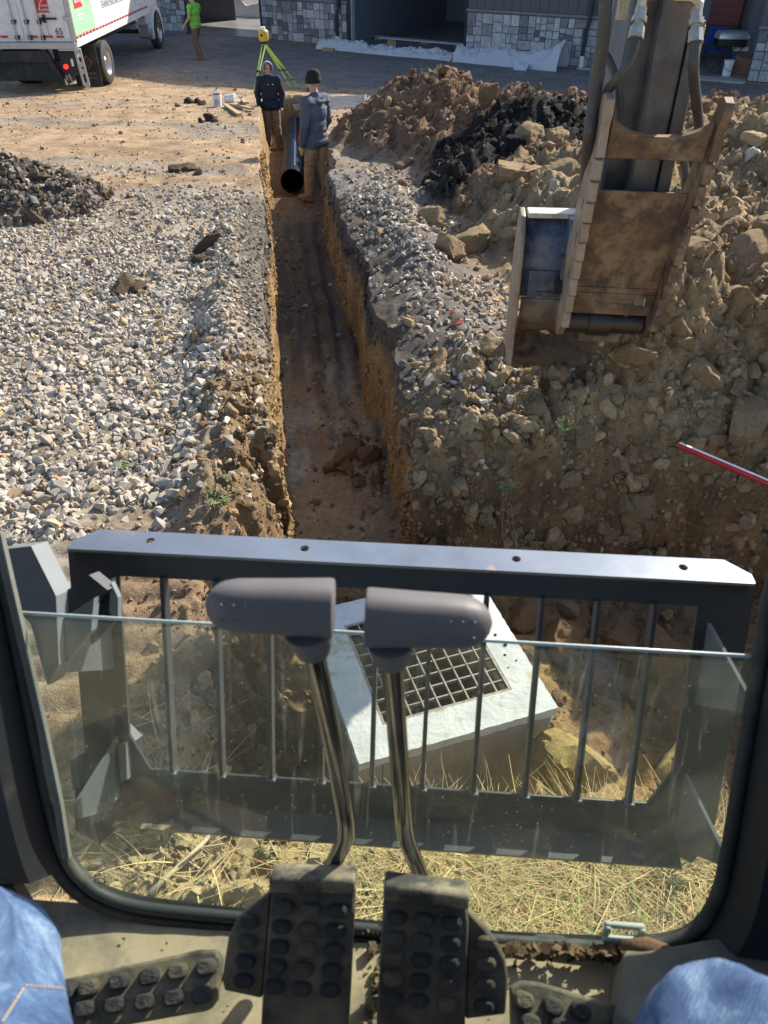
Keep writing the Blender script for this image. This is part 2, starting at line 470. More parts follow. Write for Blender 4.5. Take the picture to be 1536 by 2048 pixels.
# ------------------------------------------------------------------ loose stones and clods
def rock_protos(n, pts, seed, sq=(1, .8, .62), sub=0):
    rs = np.random.RandomState(seed); out = []
    for k in range(n):
        bm = bmesh.new()
        p = rs.normal(size=(pts, 3)); p /= np.linalg.norm(p, axis=1)[:, None]
        p *= rs.uniform(0.75, 1.1, (pts, 1)); p *= np.array(sq) * rs.uniform(0.8, 1.2, 3)
        for a in p: bm.verts.new(a)
        r = bmesh.ops.convex_hull(bm, input=bm.verts)
        bmesh.ops.delete(bm, geom=[g for g in r['geom_interior'] if isinstance(g, bmesh.types.BMVert)], context='VERTS')
        bmesh.ops.triangulate(bm, faces=bm.faces)
        bm.verts.ensure_lookup_table(); bm.verts.index_update()
        V = np.array([v.co[:] for v in bm.verts]); F = np.array([[v.index for v in f.verts] for f in bm.faces])
        bm.free(); out.append((V, F))
    return out
def clod_protos(n, seed, sub=4, amp=0.35):
    out = []
    def n3(V, f, o, sd): return (fbm(V[:, 0] * f, V[:, 1] * f, o, sd) + fbm(V[:, 1] * f + 5, V[:, 2] * f, o, sd + 7) + fbm(V[:, 2] * f, V[:, 0] * f + 3, o, sd + 13)) / 1.6
    def r3(V, f, sd): return (np.abs(2 * vn(V[:, 0] * f, V[:, 1] * f, sd) - 1) + np.abs(2 * vn(V[:, 1] * f, V[:, 2] * f, sd + 3) - 1) + np.abs(2 * vn(V[:, 2] * f, V[:, 0] * f, sd + 5) - 1)) / 3
    for k in range(n):
        bm = bmesh.new(); bmesh.ops.create_icosphere(bm, subdivisions=sub, radius=1)
        V = np.array([v.co[:] for v in bm.verts]); F = np.array([[v.index for v in f.verts] for f in bm.faces]); bm.free()
        V0 = V.copy(); rs = np.random.RandomState(seed + k)
        V = V * (1 + amp * 2 * n3(V0, 1.2, 2, seed + k * 3))[:, None]
        for j in range(9 if sub > 3 else 15):          # broken faces
            nn = rs.normal(size=3); nn /= np.linalg.norm(nn); h = rs.uniform(0.45, 0.8)
            e = V @ nn - h; V = V - np.clip(e, 0, None)[:, None] * nn * 0.92
        V = V * (1 - 0.22 * (r3(V0, 2.6, seed + 50 + k) - .5) - .12 * (r3(V0, 6.5, seed + 60 + k) - .5) + (0.16 if sub > 3 else .26) * n3(V0, 9 if sub > 3 else 5, 2, seed + 80 + k))[:, None]
        V *= np.array([1, .85, .72]) * 1.1; out.append((V, F))
    return out
def rand_rot(rs, n, flat=0.0):
    q = rs.normal(size=(n, 4)); q[:, 1:3] *= (1 - flat); q /= np.linalg.norm(q, axis=1)[:, None]
    w, x, y, z = q.T
    return np.stack([np.stack([1-2*(y*y+z*z), 2*(x*y-z*w), 2*(x*z+y*w)], -1), np.stack([2*(x*y+z*w), 1-2*(x*x+z*z), 2*(y*z-x*w)], -1),
                     np.stack([2*(x*z-y*w), 2*(y*z+x*w), 1-2*(x*x+y*y)], -1)], 1)
def scatter(name, protos, pos, scl, cols, material, seed=0, flat=0.3, smooth=False, label=None, parent=None):
    rs = np.random.RandomState(seed + 5); n = len(pos)
    ch = rs.randint(len(protos), size=n); M = rand_rot(rs, n, flat)
    Vs, Fs, Cs = [], [], []; off = 0
    for k, (pv, pf) in enumerate(protos):
        i = np.where(ch == k)[0]
        if not len(i): continue
        v = np.einsum('nij,mj->nmi', M[i], pv) * scl[i][:, None, None] + pos[i][:, None, :]
        m = len(pv); Vs.append(v.reshape(-1, 3)); Cs.append(np.repeat(cols[i], m, 0))
        Fs.append((pf[None] + (np.arange(len(i)) * m)[:, None, None] + off).reshape(-1, 3)); off += len(i) * m
    me = fast_mesh(name, np.concatenate(Vs), np.concatenate(Fs), 3, np.concatenate(Cs), smooth)
    me.materials.append(material)
    o = link(bpy.data.objects.new(name, me)); o['kind'] = 'stuff'
    if label: o['label'] = label
    return o
M_STONE = vcol_mat('crushed_stone', (25, 140), (0.25, 0.3), 0.16, 0.85, (9, 60))
M_CLOD = vcol_mat('clod_soil', (20, 90), (0.8, 0.5), 0.25, 0.95, (6, 50))
rs = np.random.RandomState(3)
ROCK = rock_protos(14, 13, 5)
def stone_cols(n, light=1.0):
    b = rs.uniform(.27, .56, (n, 1)) * light
    c = b * np.array([1.0, .905, .775]) 
    w = rs.rand(n)
    c[w < .12] = c[w < .12] * np.array([1.0, .78, .52])
    c[w > .93] = c[w > .93] * np.array([.45, .45, .46])
    return c
def put(x, y, s, sink=0.25):
    z = height(x, y); return np.stack([x, y, z + s * (0.5 - sink) * 0.7], -1)

def gravel():
    # left field of crushed stone
    n = 52000
    y = rs.uniform(2.4, 13.0, n); x = xl(y) - 0.02 - rs.uniform(0, 1, n) ** 0.9 * (1.6 + 0.50 * y)
    nn = fbm(x * 0.9, y * 0.9, 4, 91); n3 = fbm(x * 1.7, y * 1.7, 3, 121)
    keep = (rs.rand(n) < sst(11.6, 7.9, y + 2.5 * nn + 1.5 * n3)) & ~((y < 3.35) & (x > -2.3 + .4 * n3))
    e = (xl(y) - x)
    keep &= ~((e < 0.55 + 0.5 * n3) & (y < 5.0) & (rs.rand(n) < 0.8))
    keep &= ~((x > -1.75 + 0.6 * n3) & (y < 3.7) & (rs.rand(n) < 0.88))
    keep &= ~((n3 > 0.17) & (rs.rand(n) < 0.75))
    x, y = x[keep], y[keep]; e = e[keep]; n = len(x)
    s = rs.lognormal(math.log(.027), .38, n); s = np.clip(s, .010, .066) * np.interp(y, [3, 5, 9], [1.1, 1.02, .85])
    s = np.where((e < 0.25) & (y > 5), s * 0.7, s)
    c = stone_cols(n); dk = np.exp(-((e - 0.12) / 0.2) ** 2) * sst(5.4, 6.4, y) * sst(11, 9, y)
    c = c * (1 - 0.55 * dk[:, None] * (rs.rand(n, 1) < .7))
    du = sst(-.06, .12, fbm(x * 1.1, y * 1.1, 4, 125)); c = lerp(c, np.tile(C3(.36, .31, .24), (n, 1)), du * .55 * rs.rand(n))
    m = 14000; j = rs.randint(n, size=m); xx = x[j] + rs.normal(size=m) * .06; yy = y[j] + rs.normal(size=m) * .06; ss = rs.uniform(.006, .013, m)
    k2 = yy < 8.5; scatter('gravel_chips', rock_protos(6, 8, 91), put(xx[k2], yy[k2], ss[k2], -.6), ss[k2], stone_cols(int(k2.sum()), .95), M_STONE, 21, .3, label='dusty chips and fines between the crushed stone')
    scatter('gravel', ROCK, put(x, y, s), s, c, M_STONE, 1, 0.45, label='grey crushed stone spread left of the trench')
    # right bank
    n = 9000
    y = rs.uniform(4.9, 12.4, n); x = xr(y) + 0.03 + rs.uniform(0, 1, n) ** .9 * (1.5 - .085 * (y - 5))
    n3 = fbm(x * 1.7, y * 1.7, 3, 123)
    keep = (rs.rand(n) < sst(12.0, 8.6, y + 2 * n3) * np.exp(-(pile_z(x, y) / .16) ** 2)) & (n3 < 0.13)
    keep &= ~((x - xr(y) < 0.5) & (rs.rand(n) < .62)) & ~((n3 < -.07) & (rs.rand(n) < .6))
    x, y = x[keep], y[keep]; n = len(x); s = np.clip(rs.lognormal(math.log(.025), .4, n), .01, .06)
    cc = stone_cols(n, 1.1); ew = np.exp(-((x - xr(y)) / .32) ** 2) * sst(4.8, 5.6, y); cc = cc * (1 - .6 * (ew * (rs.rand(n) < .85))[:, None]); cc = lerp(cc, np.tile(C3(.27, .2, .13), (n, 1)), (rs.rand(n) < .22) * .8)
    scatter('gravel', ROCK, put(x, y, s), s, cc, M_STONE, 2, 0.4, label='pale crushed stone spilled between trench and spoil heap')
    # thin stones over the worked ground, trench floor, pit
    n = 24000
    y = rs.uniform(8, 26, n); x = rs.uniform(-1, 1, n) * (2 + 0.45 * y) - 1
    keep = ~((x > xl(y) - .1) & (x < xr(y) + .1)) & (rs.rand(n) < 0.25 + 1.5 * np.clip(fbm(x * 0.5, y * 1.8, 4, 95), 0, 1))
    x, y = x[keep], y[keep]; n = len(x); s = np.clip(rs.lognormal(math.log(.016), .55, n), .006, .07)
    c = lerp(stone_cols(n, .9), np.tile(C3(.25, .175, .11), (n, 1)), np.clip(rs.rand(n) * 1.5, 0, .97))
    scatter('loose_stones', ROCK, put(x, y, s), s, c, M_STONE, 3, 0.4, label='small stones and crumbs strewn over the tan yard')
    n = 2600
    y = rs.uniform(3.6, 13, n); x = xl(y) + .05 + rs.rand(n) * (xr(y) - xl(y) - .1)
    cl = np.exp(-(((x - xr(y) + .18) / .2) ** 2 + ((y - 5.3) / .5) ** 2))
    keep = rs.rand(n) < 0.18 + cl; x, y, cl = x[keep], y[keep], cl[keep]; n = len(x)
    s = np.clip(rs.lognormal(math.log(.016), .5, n), .007, .05) * (1 + 0.5 * cl)
    c = lerp(stone_cols(n, .9), np.tile(C3(.15, .10, .06), (n, 1)), (rs.rand(n) < .65) * 0.95)
    scatter('trench_rubble', ROCK, put(x, y, s), s, c, M_STONE, 4, 0.4, label='crumbs and pebbles on the trench floor')
    n = 260
    x = 0.42 + 0.13 * rs.normal(size=n) + .25; y = 4.93 + 0.22 * rs.normal(size=n); s = np.clip(rs.lognormal(math.log(.028), .3, n), .014, .05)
    scatter('gravel', ROCK, put(x, y, s), s, stone_cols(n, 1.1), M_STONE, 5, 0.3, label='pocket of clean pale stones on the brown bank')
    # heap at the left
    n = 2600
    a = rs.rand(n) * 6.283; r = np.sqrt(rs.rand(n)) * 1.35; x = -4.6 + r * np.cos(a) * 1.05; y = 9.75 + r * np.sin(a) * .85
    k = heap_z(x, y) > 0.015; x, y = x[k], y[k]; n = len(x); s = np.clip(rs.lognormal(math.log(.036), .45, n), .015, .11)
    c = lerp(stone_cols(n, .42), np.tile(C3(.10, .07, .048), (n, 1)), (rs.rand(n) < .5) * .9)
    scatter('rubble_heap', ROCK, put(x, y, s, .1), s, c, M_STONE, 6, 0.2, label='low heap of grey stone and dark soil at the yard edge')
gravel()

CLOD = clod_protos(6, 200, 4, 0.32)
CLOD_S = rock_protos(12, 11, 77, (1, .85, .7))
LUMP = clod_protos(10, 300, 3, 0.36)
def lumps(name, pos, scl, cols, material, seed, label):
    """crumbly soil: larger pieces are rough lumps, small ones plain chips"""
    big = scl > .042
    pos = pos.copy(); pos[:, 2] -= scl * .22
    scatter(name, LUMP, pos[big], scl[big] * 1.1, cols[big], material, seed, .1, False, label + ', the larger lumps')
    scatter(name, CLOD_S, pos[~big], scl[~big], cols[~big], material, seed + 50, .1, False, label)
def spoil():
    n = 26000
    y = rs.uniform(3.9, 15.6, n); x = rs.uniform(-1.2, 6.0, n)
    pz = pile_z(x, y); lip = np.exp(-((y - (4.95 + .08 * x)) / .55) ** 2) * (x > .25)
    k = (rs.rand(n) < sst(0.01, 0.18, pz) + lip * 0.7 + .30 * sst(.55, .9, x - xr(y)) * (y > 4.6)) & (x > xr(y) + .3) & (pit_sd(x, y) > 0.02)
    x, y = x[k], y[k]; n = len(x)
    s = np.clip(rs.lognormal(math.log(.017), .66, n), .007, .12)
    c = soil_zone(x, y) * rs.uniform(.75, 1.35, (n, 1))
    lipm = np.exp(-((y - (4.95 + .08 * x)) / .55) ** 2)
    c = lerp(c, np.tile(C3(.28, .20, .115), (n, 1)), lipm * .8)
    w = rs.rand(n) < .05; c[w] = stone_cols(int(w.sum()))
    lumps('spoil_crumbs', put(x, y, s, .25), s, c, M_CLOD, 7, 'crumbled soil covering the spoil heaps')
    # pit floor, pit wall and the lip left of the trench
    n = 7000
    y = rs.uniform(1.4, 4.5, n); x = rs.uniform(-1.0, 3.4, n); k = (pit_sd(x, y) < 0.12) & (rs.rand(n) < .45)
    x, y = x[k], y[k]; n = len(x); s = np.clip(rs.lognormal(math.log(.015), .6, n), .005, .07)
    c = np.tile(C3(.215, .145, .082), (n, 1)) * rs.uniform(.6, 1.4, (n, 1))
    c = lerp(c, np.tile(C3(.40, .31, .165), (n, 1)), sst(2.3, 1.7, y) * .9)
    lumps('pit_crumbs', put(x, y, s, .3), s, c, M_CLOD, 8, 'brown crumbs lying in the pit round the concrete box')
    n = 3800
    y = rs.uniform(1.5, 6.2, n); x = xl(np.maximum(y, 3)) - np.abs(rs.normal(size=n)) * .30 - .01
    k = (rs.rand(n) < sst(6.2, 5.0, y)); x, y = x[k], y[k]; n = len(x); s = np.clip(rs.lognormal(math.log(.013), .6, n), .005, .06)
    c = np.tile(C3(.27, .19, .11), (n, 1)) * rs.uniform(.6, 1.3, (n, 1))
    lumps('bank_crumbs', put(x, y, s, .25), s, c, M_CLOD, 9, 'crumbly brown soil along the near trench lip')
    # broken lip and face of the pit
    n = 9000
    x = rs.uniform(.15, 4.4, n); y = 4.25 + .06 * x + np.abs(rs.normal(size=n)) * .55 - .25; k = (pit_sd(x, y) > -.22); x, y = x[k], y[k]; n = len(x)
    s = np.clip(rs.lognormal(math.log(.015), .68, n), .006, .085); c = np.tile(C3(.32, .24, .142), (n, 1)) * rs.uniform(.65, 1.3, (n, 1))
    lumps('lip_crumbs', put(x, y, s, .3), s, c, M_CLOD, 12, 'clumpy brown soil broken along the far lip of the pit')
    # crumbs standing out of the trench walls
    n = 60000
    y = rs.uniform(3.4, 13.5, n); sd_ = rs.rand(n) < .5; x = np.where(sd_, xl(y), xr(y)) + rs.uniform(-.16, .16, n)
    z, q = height(x, y, True); k = (q['wt'] > .06) & (q['wt'] < .95) & (rs.rand(n) < .5); x, y, z = x[k], y[k], z[k]; n = len(x)
    s = np.clip(rs.lognormal(math.log(.014), .5, n), .006, .05); dp = q['z0'][k] - z
    c = np.tile(C3(.35, .235, .115), (n, 1)); c = lerp(c, np.tile(C3(.08, .07, .062), (n, 1)), sst(.36, .2, dp) * sst(5.2, 6.4, y) * sst(12.2, 10.5, y)); c = c * rs.uniform(.7, 1.25, (n, 1))
    scatter('wall_crumbs', CLOD_S, np.stack([x, y, z], -1), s, c, M_CLOD, 13, 0.1, label='crumbs and pebbles bedded in the trench walls')
    n = 2600
    y = rs.uniform(1.05, 1.95, n); x = rs.uniform(-1.2, 1.3, n); s = np.clip(rs.lognormal(math.log(.010), .6, n), .004, .045)
    c = np.tile(C3(.42, .325, .18), (n, 1)) * rs.uniform(.75, 1.2, (n, 1))
    scatter('verge_crumbs', CLOD_S, put(x, y, s, .2), s, c, M_CLOD, 10, 0.1, label='sandy crumbs on the strawy verge below the cab')
spoil()

# big clods: each a thing of its own
clod_mesh = {}
def clod_me(k, col, key):
    if (k, key) not in clod_mesh:
        V, F = CLOD[k]
        clod_mesh[(k, key)] = fast_mesh('soil_clod', V, F, 3, np.tile(np.array(col), (len(V), 1)), True)
        clod_mesh[(k, key)].set_sharp_from_angle(angle=R(24))
        clod_mesh[(k, key)].materials.append(M_CLOD)
    return clod_mesh[(k, key)]
def clod(x, y, s, key, col, label, group=None, name='soil_clod', lift=.12, rot=None):
    o = inst(name, clod_me(random.randrange(len(CLOD)), col, key), None, (x, y, H(x, y) + s * lift), rot or (random.uniform(-.6, .6), random.uniform(-.6, .6), random.uniform(0, 6.28)),
             (s * random.uniform(.85, 1.2), s * random.uniform(.85, 1.15), s * random.uniform(.85, 1.2)))
    return tag(o, label, 'clod', group)
TANC, BRN, BLK = (.34, .25, .145), (.24, .15, .09), (.024, .021, .02)
def big_clods():
    rr = random.Random(5); done = 0
    while done < 95:
        x, y = rr.uniform(.2, 5.0), rr.uniform(5.0, 14.8)
        pz = float(pile_z(np.array([x]), np.array([y]))[0])
        if pz < .06 or x < float(xr(np.array([y]))[0]) + .6: continue
        z = soil_zone(np.array([x]), np.array([y]))[0]
        s = min(.30, .085 * math.exp(abs(rr.gauss(0, .55))))
        if z[0] < .1: clod(x, y, s * .8, 'blk', BLK, 'black lump of soil in the dark seam of the spoil heap', 'black lumps on the spoil heap')
        elif z[0] < .27: clod(x, y, s * .85, 'brn', BRN, 'red-brown clod on the far spoil mound', 'clods on the brown mound')
        else: clod(x, y, s, 'tan', TANC, 'tan clay clod on the spoil heap behind the bucket', 'tan clods on the spoil heap')
        done += 1
    for u, v, s in ((1060, 705, .17), (1110, 760, .12), (1250, 770, .14), (1180, 745, .12), (1330, 830, .15), (1430, 860, .16), (1250, 880, .15), (1150, 890, .12), (1190, 930, .11), (1360, 640, .30), (1330, 690, .20), (1480, 620, .22), (1440, 720, .24), (1520, 700, .2), (1500, 820, .16), (1290, 830, .12), (1400, 780, .14)):
        p = G(u, v, .2); clod(p.x, p.y, s, 'tan', TANC, 'tan clay clod tumbled along the near foot of the spoil heap', 'clods along the pit lip')
    for u, v, s in ((945, 440, .26), (910, 470, .2), (1060, 335, .20), (1105, 340, .16), (870, 410, .16)):
        p = G(u, v, .35); clod(p.x, p.y, s, 'tan', TANC, 'large blocky tan clod below the black seam', 'blocky clods below the black seam', lift=.3)
    for u, v, s in ((395, 213, .10), (405, 222, .09), (378, 216, .13), (358, 228, .07), (440, 225, .07), (375, 205, .06)):
        p = G(u, v, -.85); clod(p.x, p.y, s, 'drk', (.06, .05, .042), 'dark clod dumped in a row beside the white pails', 'dark clods by the pails', lift=.3)
    for u, v, s in ((420, 262, .13), (405, 268, .08), (432, 270, .07)):
        p = G(u, v, -.5); clod(p.x, p.y, s, 'drk', (.06, .05, .042), 'dark clod lying alone on the tan yard left of the trench', 'lone dark clods on the yard', lift=.3)
    for u, v, s in ((375, 330, .13), (350, 335, .10), (395, 340, .09), (255, 580, .13), (275, 585, .10), (240, 590, .08), (420, 505, .16), (440, 500, .12), (400, 530, .1)):
        p = G(u, v, 0); clod(p.x, p.y, s, 'br2', (.13, .095, .065), 'brown earth clod sitting on the gravel left of the trench', 'earth clods on the gravel', lift=.25)
    for u, v, s in ((480, 1040, .09), (520, 1055, .08), (470, 900, .06), (430, 800, .06)):
        p = G(u, v, .05); clod(p.x, p.y, s, 'br3', (.25, .175, .10), 'brown clod on the crumbling near lip of the trench', 'clods on the trench lip', lift=.2)
    for u, v, s in ((700, 905, .15), (735, 920, .13), (690, 930, .09), (660, 925, .08), (755, 960, .08), (715, 960, .07)):
        p = G(u, v, -.8); clod(p.x, p.y, s, 'br4', (.22, .14, .075), 'ochre clod slumped onto the trench floor', 'clods slumped in the trench', lift=.3)
    p = G(1140, 1520, -.35); o = clod(p.x, p.y, .19, 'bld', (.46, .33, .13), 'large yellow boulder leaning beside the concrete catch basin', None, 'boulder'); o.location.z = max(o.location.z, -.35); o['category'] = 'boulder'
    p = G(1360, 1530, -.35); o = clod(p.x, p.y, .17, 'bld', (.46, .33, .13), 'yellow boulder half hidden behind the guard upright', None, 'boulder'); o.location.z = max(o.location.z, -.35); o['category'] = 'boulder'
    for u, v, s in ((1060, 1200, .16), (1130, 1230, .2), (1250, 1200, .17), (1330, 1230, .2), (1290, 1300, .15), (1190, 1320, .13)):
        p = G(u, v, -.75); clod(p.x, p.y, s, 'pit', (.24, .155, .085), 'brown clod fallen to the foot of the pit wall', 'clods in the pit', lift=.35)
    for u, v, s in ((430, 1530, .07), (500, 1690, .06), (1230, 1620, .07), (1050, 1590, .05)):
        p = G(u, v, -.05); clod(p.x, p.y, s, 'vrg', (.42, .325, .18), 'sandy clod on the verge below the cab window', 'clods on the verge', lift=.2)
big_clods()

# ================================================================== the shed
M_STEEL_D = mk('dark_trim', (.022, .027, .04), .45, .2)
M_SIDING = mk('grey_siding', (.105, .105, .125), .55, .15, bmp=.05, bscale=30)
M_SIDING_IN = mk('haze_lining', (.21, .24, .30), .6, .1)  # lifted towards blue: the haze inside the bays is painted into the lining
M_MORTAR = mk('mortar', (.16, .16, .165), .95, bmp=.3)
M_CONC = mk('concrete', (.42, .40, .37), .9, col2=(.34, .32, .29), scale=3, bmp=.3, bscale=80)
M_SLAB = mk('slab_concrete', (.27, .27, .27), .35, col2=(.2, .2, .205), scale=1.2)
M_WOOD = mk('raw_lumber', (.42, .30, .17), .8, bmp=.1)
M_STONEV = obj_random_mat('stone_veneer', [(0, (.13, .13, .145)), (.25, (.24, .24, .265)), (.45, (.42, .42, .44)), (.75, (.54, .54, .55)), (1, (.31, .31, .34))], .85, .5)
M_WHITE = mk('white_plastic', (.78, .78, .77), .45)
M_PVC = mk('white_pipe', (.75, .75, .74), .4)
GZ = -1.1
A0 = G(350, 65, GZ); A0.z = 0
A1 = G(1490, 165, GZ); A1.z = 0
FE = (A1 - A0).normalized(); FN = Vector((FE.y, -FE.x, 0))      # along the front, out of the front
if FN.y > 0: FN = -FN
def FS(u):            # where a pixel column of the front's base lies along the front
    v = 65 + (u - 350) * (100.0 / 1140); return (G(u, v, GZ) - A0).dot(FE)
def FP(s, d, z):      # along the front, out of the front, up
    return A0 + FE * s + FN * d + Vector((0, 0, z))
ROTF = math.atan2(FE.y, FE.x)
MF = Euler((0, 0, ROTF)).to_matrix()
shed = thing('workshop_building', 'long grey metal shed with stone wainscot and open bays', 'building', FP(8, -4, GZ))
WAIN = 1.28
def fbox(mb, s0, s1, d0, d1, z0, z1):
    return mb.box(FP((s0 + s1) / 2, (d0 + d1) / 2, (z0 + z1) / 2), (abs(s1 - s0), abs(d1 - d0), z1 - z0), MF)
# unit stone: a pillow-faced block
def unit_stone():
    m = MB(); a = .5; b = .46
    m.add([(-a, .5, -a), (a, .5, -a), (a, .5, a), (-a, .5, a), (-a, -.1, -a), (a, -.1, -a), (a, -.1, a), (-a, -.1, a), (-b, -.5, -b), (b, -.5, -b), (b, -.5, b), (-b, -.5, b)],
          [(0, 3, 2, 1), (0, 1, 5, 4), (1, 2, 6, 5), (2, 3, 7, 6), (3, 0, 4, 7), (4, 5, 9, 8), (5, 6, 10, 9), (6, 7, 11, 10), (7, 4, 8, 11), (8, 9, 10, 11)])
    o = m.build('stone', M_STONEV); me = o.data; bpy.data.objects.remove(o); return me
ME_STONE = unit_stone()
def unit_panel():
    m = MB(); m.add([(-.5, 0, 0), (.30, 0, 0), (.34, -1, 0), (.46, -1, 0), (.5, 0, 0), (-.5, 0, 1), (.30, 0, 1), (.34, -1, 1), (.46, -1, 1), (.5, 0, 1)],
                    [(0, 1, 6, 5), (1, 2, 7, 6), (2, 3, 8, 7), (3, 4, 9, 8)])
    o = m.build('siding_panel', M_SIDING, fixn=False); me = o.data; bpy.data.objects.remove(o); return me
ME_PANEL = unit_panel()
def unit_panel_in():
    me = ME_PANEL.copy(); me.materials.clear(); me.materials.append(M_SIDING_IN); return me
ME_PANEL_IN = unit_panel_in()
rst = random.Random(21)
def split(a, b, c, d, out):
    w, h = b - a, d - c
    if w < .34 and h < .30 or (w < .5 and h < .42 and rst.random() < .22):
        out.append((a, b, c, d)); return
    if w / h > rst.uniform(.8, 1.4): 
        k = a + w * rst.uniform(.36, .64); split(a, k, c, d, out); split(k, b, c, d, out)
    else:
        k = c + h * rst.uniform(.36, .64); split(a, b, c, k, out); split(a, b, k, d, out)
def wain(s0, s1):
    mb = MB(); fbox(mb, s0, s1, -.15, 0, GZ + .02, GZ + WAIN)
    w = mb.build('stone_wainscot', M_MORTAR, shed)
    cells = []
    x = s0 + .02
    n = max(1, round((s1 - s0) / .9)); st = (s1 - s0 - .04) / n
    for i in range(n):
        split(x + i * st, x + (i + 1) * st, GZ + .05, GZ + WAIN - .02, cells)
    for a, b, c, d in cells:
        inst('stone', ME_STONE, w, FP((a + b) / 2, .012, (c + d) / 2), (0, 0, ROTF), (b - a - .022, -.07 - .03 * rst.random(), d - c - .022))
    mb = MB(); fbox(mb, s0 - .02, s1 + .02, -.1, .07, GZ + WAIN, GZ + WAIN + .075); mb.build('cap_ledge', mk('ledge', (.17, .18, .21), .5), shed, bevel=.008)
    mb = MB(); fbox(mb, s0 - .01, s1 + .01, -.15, .035, GZ - .25, GZ + .018); mb.build('sill_board', M_WOOD, shed)
def siding(s0, s1, z0=GZ + WAIN + .08, z1=4.3, d=0.0, me=None, step=.30):
    n = max(1, round((s1 - s0) / step)); st = (s1 - s0) / n
    for i in range(n):
        inst('siding_panel', me or ME_PANEL, shed, FP(s0 + (i + .5) * st, d, z0), (0, 0, ROTF), (st, .022, z1 - z0))
def post(s, w=.1, z1=4.3, d0=-.15, d1=.05, m=M_STEEL_D, name='door_post'):
    mb = MB(); fbox(mb, s - w / 2, s + w / 2, d0, d1, GZ, z1); return mb.build(name, m, shed, bevel=.006)
def downspout(s):
    mb = MB(); fbox(mb, s - .05, s + .05, .09, .17, GZ + WAIN - .1, 4.2); mb.bar(FP(s, .13, GZ + WAIN - .1), FP(s - .06, .17, GZ + WAIN - .35), .1, .08)
    fbox(mb, s - .11, s - .01, .12, .2, GZ + .32, GZ + WAIN - .33)
    d = mb.build('downspout', M_STEEL_D, shed, bevel=.008)
    m2 = MB(); m2.tube([FP(s - .06, .16, GZ - .1), FP(s - .06, .16, GZ + .34)], .075, 14); m2.build('drain_pipe', M_PVC, d, smooth='auto')
sA, sB, sC, sD, sE, sF, sG = -9.0, FS(379), FS(528), FS(697), FS(930), FS(1197), FS(1492)
for a, b in ((sA, sB), (sC, sD), (sE, sF), (sG, sG + 7)):
    wain(max(a, -2.2), b if b < sG + 3 else sG + 2.2); siding(max(a, -2.2), b if b < sG + 3 else sG + 2.2)
mb = MB()
fbox(mb, sA, -2.2, -.15, 0, GZ, 4.3); fbox(mb, sG + 2.2, sG + 9, -.15, 0, GZ, 4.3)
for a, b in ((sA, sB), (sC, sD), (sE, sF), (sG, sG + 9)): fbox(mb, a, b, -.16, -.05, GZ + WAIN + .076, 4.3)
for a, b in ((sB, sC), (sD, sE), (sF, sG)): fbox(mb, a, b, -.16, -.02, 2.6, 4.3)      # over the bays
mb.build('front_wall', M_SIDING, shed)
mb = MB(); fbox(mb, sA - .3, sG + 9.3, -9.2, .5, 4.3, 4.45); 
mb.add([FP(sA - .3, .5, 4.45), FP(sG + 9.3, .5, 4.45), FP(sG + 9.3, -4.2, 5.4), FP(sA - .3, -4.2, 5.4), FP(sA - .3, -9.2, 4.45), FP(sG + 9.3, -9.2, 4.45)], [(0, 1, 2, 3), (3, 2, 5, 4), (0, 3, 4), (1, 5, 2)])
mb.build('roof', mk('roof_metal', (.08, .085, .1), .4, .3), shed)
mb = MB(); fbox(mb, sA, sG + 9, -9.05, -.16, GZ - .2, GZ + .05); mb.build('floor_slab', M_SLAB, shed)
# bay linings
dB = 8.0
mb = MB(); fbox(mb, sD - .3, sG + 9, -8.35, -8.12, GZ + .05, 4.3); mb.build('back_wall', M_SIDING_IN, shed)
siding(sD - .2, sE + 4.0, GZ + .06, 2.6, -8.08, ME_PANEL_IN, .32)
mb = MB(); fbox(mb, sE + .1, sE + .3, -8.1, -.2, GZ + .05, 4.3); fbox(mb, sD - .35, sD - .2, -8.1, -.2, GZ + .05, 4.3); mb.build('partition_wall', M_SIDING_IN, shed)
# left bay: an inner wall stops short and the yard behind shows
w0 = G(392, 44, GZ + .05); w1 = G(471, 40, GZ + .05)
e2 = (w1 - w0); L2 = Vector((e2.x, e2.y, 0)).length; e2.normalize(); r2 = math.atan2(e2.y, e2.x)
mb = MB(); mb.bar(w0 + Vector((0, .08, 2)), w1 + Vector((0, .08, 2)), .12, 4.0); mb.build('inner_wall', M_SIDING_IN, shed)
n = 14
for i in range(n):
    p = w0 + e2 * (L2 * (i + .5) / n); inst('siding_panel', ME_PANEL, shed, (p.x, p.y, GZ + .06), (0, 0, r2), (L2 / n, .03, 3.9))
# right bay: panelled back with wooden studs
siding(sF + .1, sG, GZ + .06, 2.6, -4.0, ME_PANEL_IN, .3)
mb = MB(); fbox(mb, sF - .2, sG + 1, -4.25, -4.06, GZ + .05, 4.3); mb.build('back_wall', M_SIDING_IN, shed)
for k in range(3):
    mb = MB(); s = sF + .12 + k * .17; mb.bar(FP(s, -.3 - .2 * k, GZ + .05), FP(s - .05, -.45 - .2 * k, 2.6), .05, .12); mb.build('timber_stud', M_WOOD, shed)
post(sB + .02, .26); post(sC - .03, .07); post(sD + .07, .14); post(sD + .17, .035, m=mk('light_trim', (.4, .43, .48), .4)); post(sE - .03, .06); post(sF + .05, .14); post(sF + .14, .03, m=mk('light_trim', (.4, .43, .48), .4))
downspout(FS(683)); downspout(FS(1168))
mb = MB(); fbox(mb, sF - .6, sG, -.05, .28, GZ - .3, GZ + .045); mb.build('concrete_apron', M_CONC, shed)

